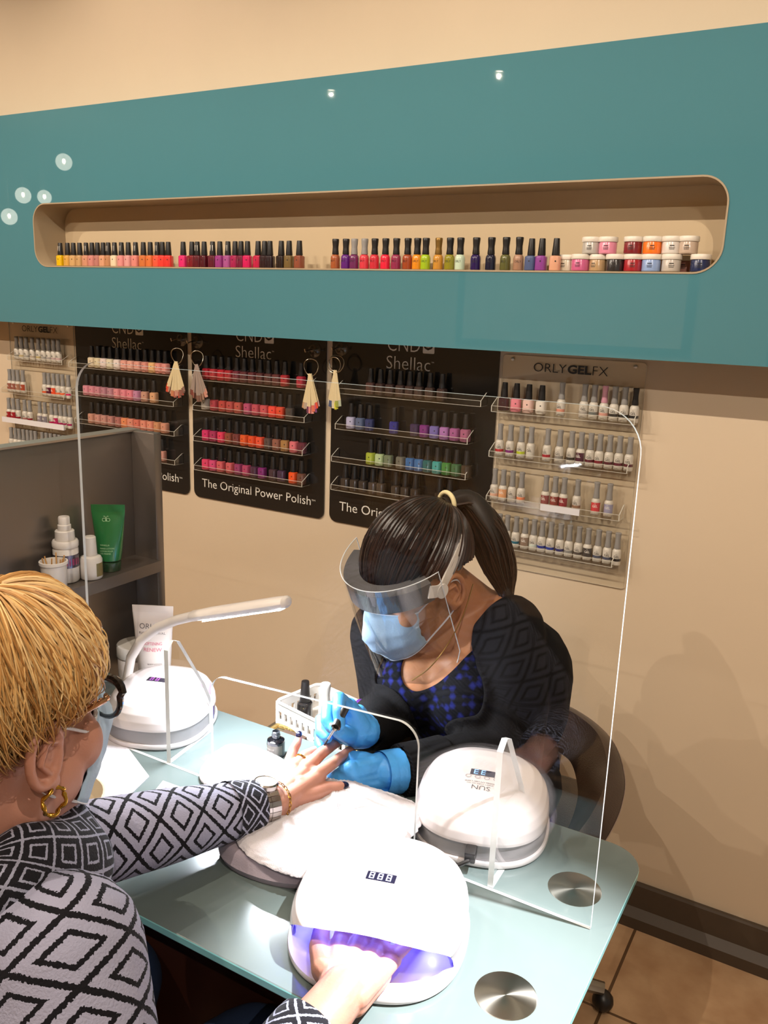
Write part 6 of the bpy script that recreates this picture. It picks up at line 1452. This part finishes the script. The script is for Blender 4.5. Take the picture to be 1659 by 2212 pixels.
o = lm.build('lenses', LENSM, None); o.parent = fo_; local(o, cli.location)
tm = MB()
for s in (1, -1): tm.tube([ch(0.082, s*0.065, 0.032), ch(0.072, s*0.075, 0.031), ch(0.03, s*0.083, 0.028), ch(-0.006, s*0.084, 0.026), ch(-0.022, s*0.084, 0.006)], [0.0026, 0.0024, 0.002, 0.002, 0.0018], 8)
tmo = tm.build('temple_arms', mat('rose_gold', 'b98a68', 0.25, metal=1.0), None); tmo.parent = fo_; local(tmo, cli.location)
lk = MB()
for s in (1, -1):
    for k in range(6):
        f_ = 0.078-0.009*k; lk.ell(ch(f_, s*(0.0715+0.0012*k), 0.0315-0.0003*k), (0.0042, 0.0018, 0.0036), CM3, 10, 6)
lko = lk.build('chain_links', bpy.data.materials['rose_gold'], None); lko.parent = fo_; local(lko, cli.location)
GOLDJ = mat('yellow_gold', 'c99a3f', 0.2, metal=1.0)
for s in (-1,):
    c0 = ch(0.004, s*0.088, -0.047); tw_ = []
    for k in range(40):
        a = 2*PI*k/40; tw_.append(c0+cf_*(0.0125*math.cos(a))+cu_*(0.0135*math.sin(a))+cl_*(0.002*math.sin(5*a)))
    local(MB().tube(tw_, [0.0021+0.0005*math.sin(k*1.6) for k in range(40)], 10, closed=True).build('hoop_earring', GOLDJ, cli), cli.location)
# watch, bracelet, ring
wc = cWL.lerp(cEL, 0.05); wa = (cWL-cEL).normalized(); wu = V((0, 0, 1)); wu = (wu-wa*wu.dot(wa)).normalized(); wsd = wa.cross(wu)
wt = empty('wristwatch', wc, 'silver link wristwatch on the wrist of the client', 'watch')
SILV = mat('polished_silver', 'b5aca6', 0.2, metal=1.0); 
n_ = 26
for k in range(n_):
    a0, a1 = 2*PI*k/n_+0.012, 2*PI*(k+1)/n_-0.012
    if abs(((a0+a1)/2+PI) % (2*PI)-PI) < 0.34: continue
    for lo, hi, rr in ((-0.0110, -0.0042, 0.0), (-0.0040, 0.0040, 0.0006), (0.0042, 0.0110, 0.0)):
        m = MB(); q = []
        for rad in (0.0285, 0.0312+rr):
            for aa in (a0, a1):
                for w2 in (lo, hi): q.append(wu*math.cos(aa)*rad*0.96+wsd*math.sin(aa)*rad*1.06+wa*w2)
        m.add(q, [(0, 1, 3, 2), (4, 6, 7, 5), (0, 4, 5, 1), (2, 3, 7, 6), (0, 2, 6, 4), (1, 5, 7, 3)])
        m.build('link', SILV, wt, smooth=False)
Mw = Matrix((wa, wsd, wu)).transposed().to_4x4()
MB().lathe([(0.0155, 0.0275), (0.0185, 0.0285), (0.0185, 0.034), (0.0165, 0.0358), (0.0155, 0.0355), (0.015, 0.0345)], 32, M=Mw, caps=False).build('case', SILV, wt)
MB().lathe([(0.0005, 0.0347), (0.0153, 0.0347)], 28, M=Mw, caps=False).build('dial', mat('pale_dial', 'c9bfae', 0.3), wt)
bc = cWL+wa*0.010; bl = MB()
for k in range(30):
    a = 2*PI*k/30; p = bc+wu*math.cos(a)*0.0272+wsd*math.sin(a)*0.031+wa*(0.003*math.sin(a*2))
    t = (-wu*math.sin(a)+wsd*math.cos(a)).normalized(); o_ = (wu*math.cos(a)+wsd*math.sin(a)) if k % 2 else wa; o_ = o_.normalized()
    bl.tube([p+t*0.0042*math.cos(b2)+o_*0.0019*math.sin(b2) for b2 in [j*2*PI/10 for j in range(10)]], 0.0006, 5, closed=True)
o = bl.build('chain_bracelet', GOLDJ); tag(o, 'thin gold chain bracelet beside the silver watch', 'bracelet')
rf = hL['f'][2]; rp = V(rf[0]).lerp(V(rf[1]), 0.62); rd = (V(rf[1])-V(rf[0])).normalized(); r1 = rd.cross(V((0, 0, 1))).normalized(); r2 = rd.cross(r1)
o = MB().tube([rp+r1*0.0102*math.cos(k*2*PI/24)+r2*0.0102*math.sin(k*2*PI/24) for k in range(24)], 0.0012, 6, closed=True).build('finger_ring', GOLDJ); tag(o, 'thin gold ring on the ring finger of the client', 'ring')
# client's chair, bag
cc = empty('client_chair', (-0.72, -1.66, 0), 'dark wooden armchair under the client, its arm tip showing beside the table edge', 'chair')
local(MB().box((-0.95, -1.90, 0.36), (-0.49, -1.42, 0.42), bev=0.015).build('seat', LEATHER, cc), cc.location)
local(MB().box((-0.95, -1.94, 0.42), (-0.49, -1.89, 0.80), bev=0.015).build('backrest', LEATHER, cc), cc.location)
for x in (-0.93, -0.51):
    for y in (-1.87, -1.46): local(MB().box((x-0.018, y-0.018, 0), (x+0.018, y+0.018, 0.36)).build('leg', WOOD, cc, smooth=False), cc.location)
RWOOD = mat('reddish_wood', '6b3322', 0.35, noise=0.3, nscale=25)
local(MB().box((-0.985, -1.80, 0.60), (-0.925, -1.335, 0.63), bev=0.006).build('armrest', RWOOD, cc), cc.location)
local(MB().box((-0.975, -1.48, 0.40), (-0.935, -1.44, 0.60)).build('arm_post', RWOOD, cc, smooth=False), cc.location)
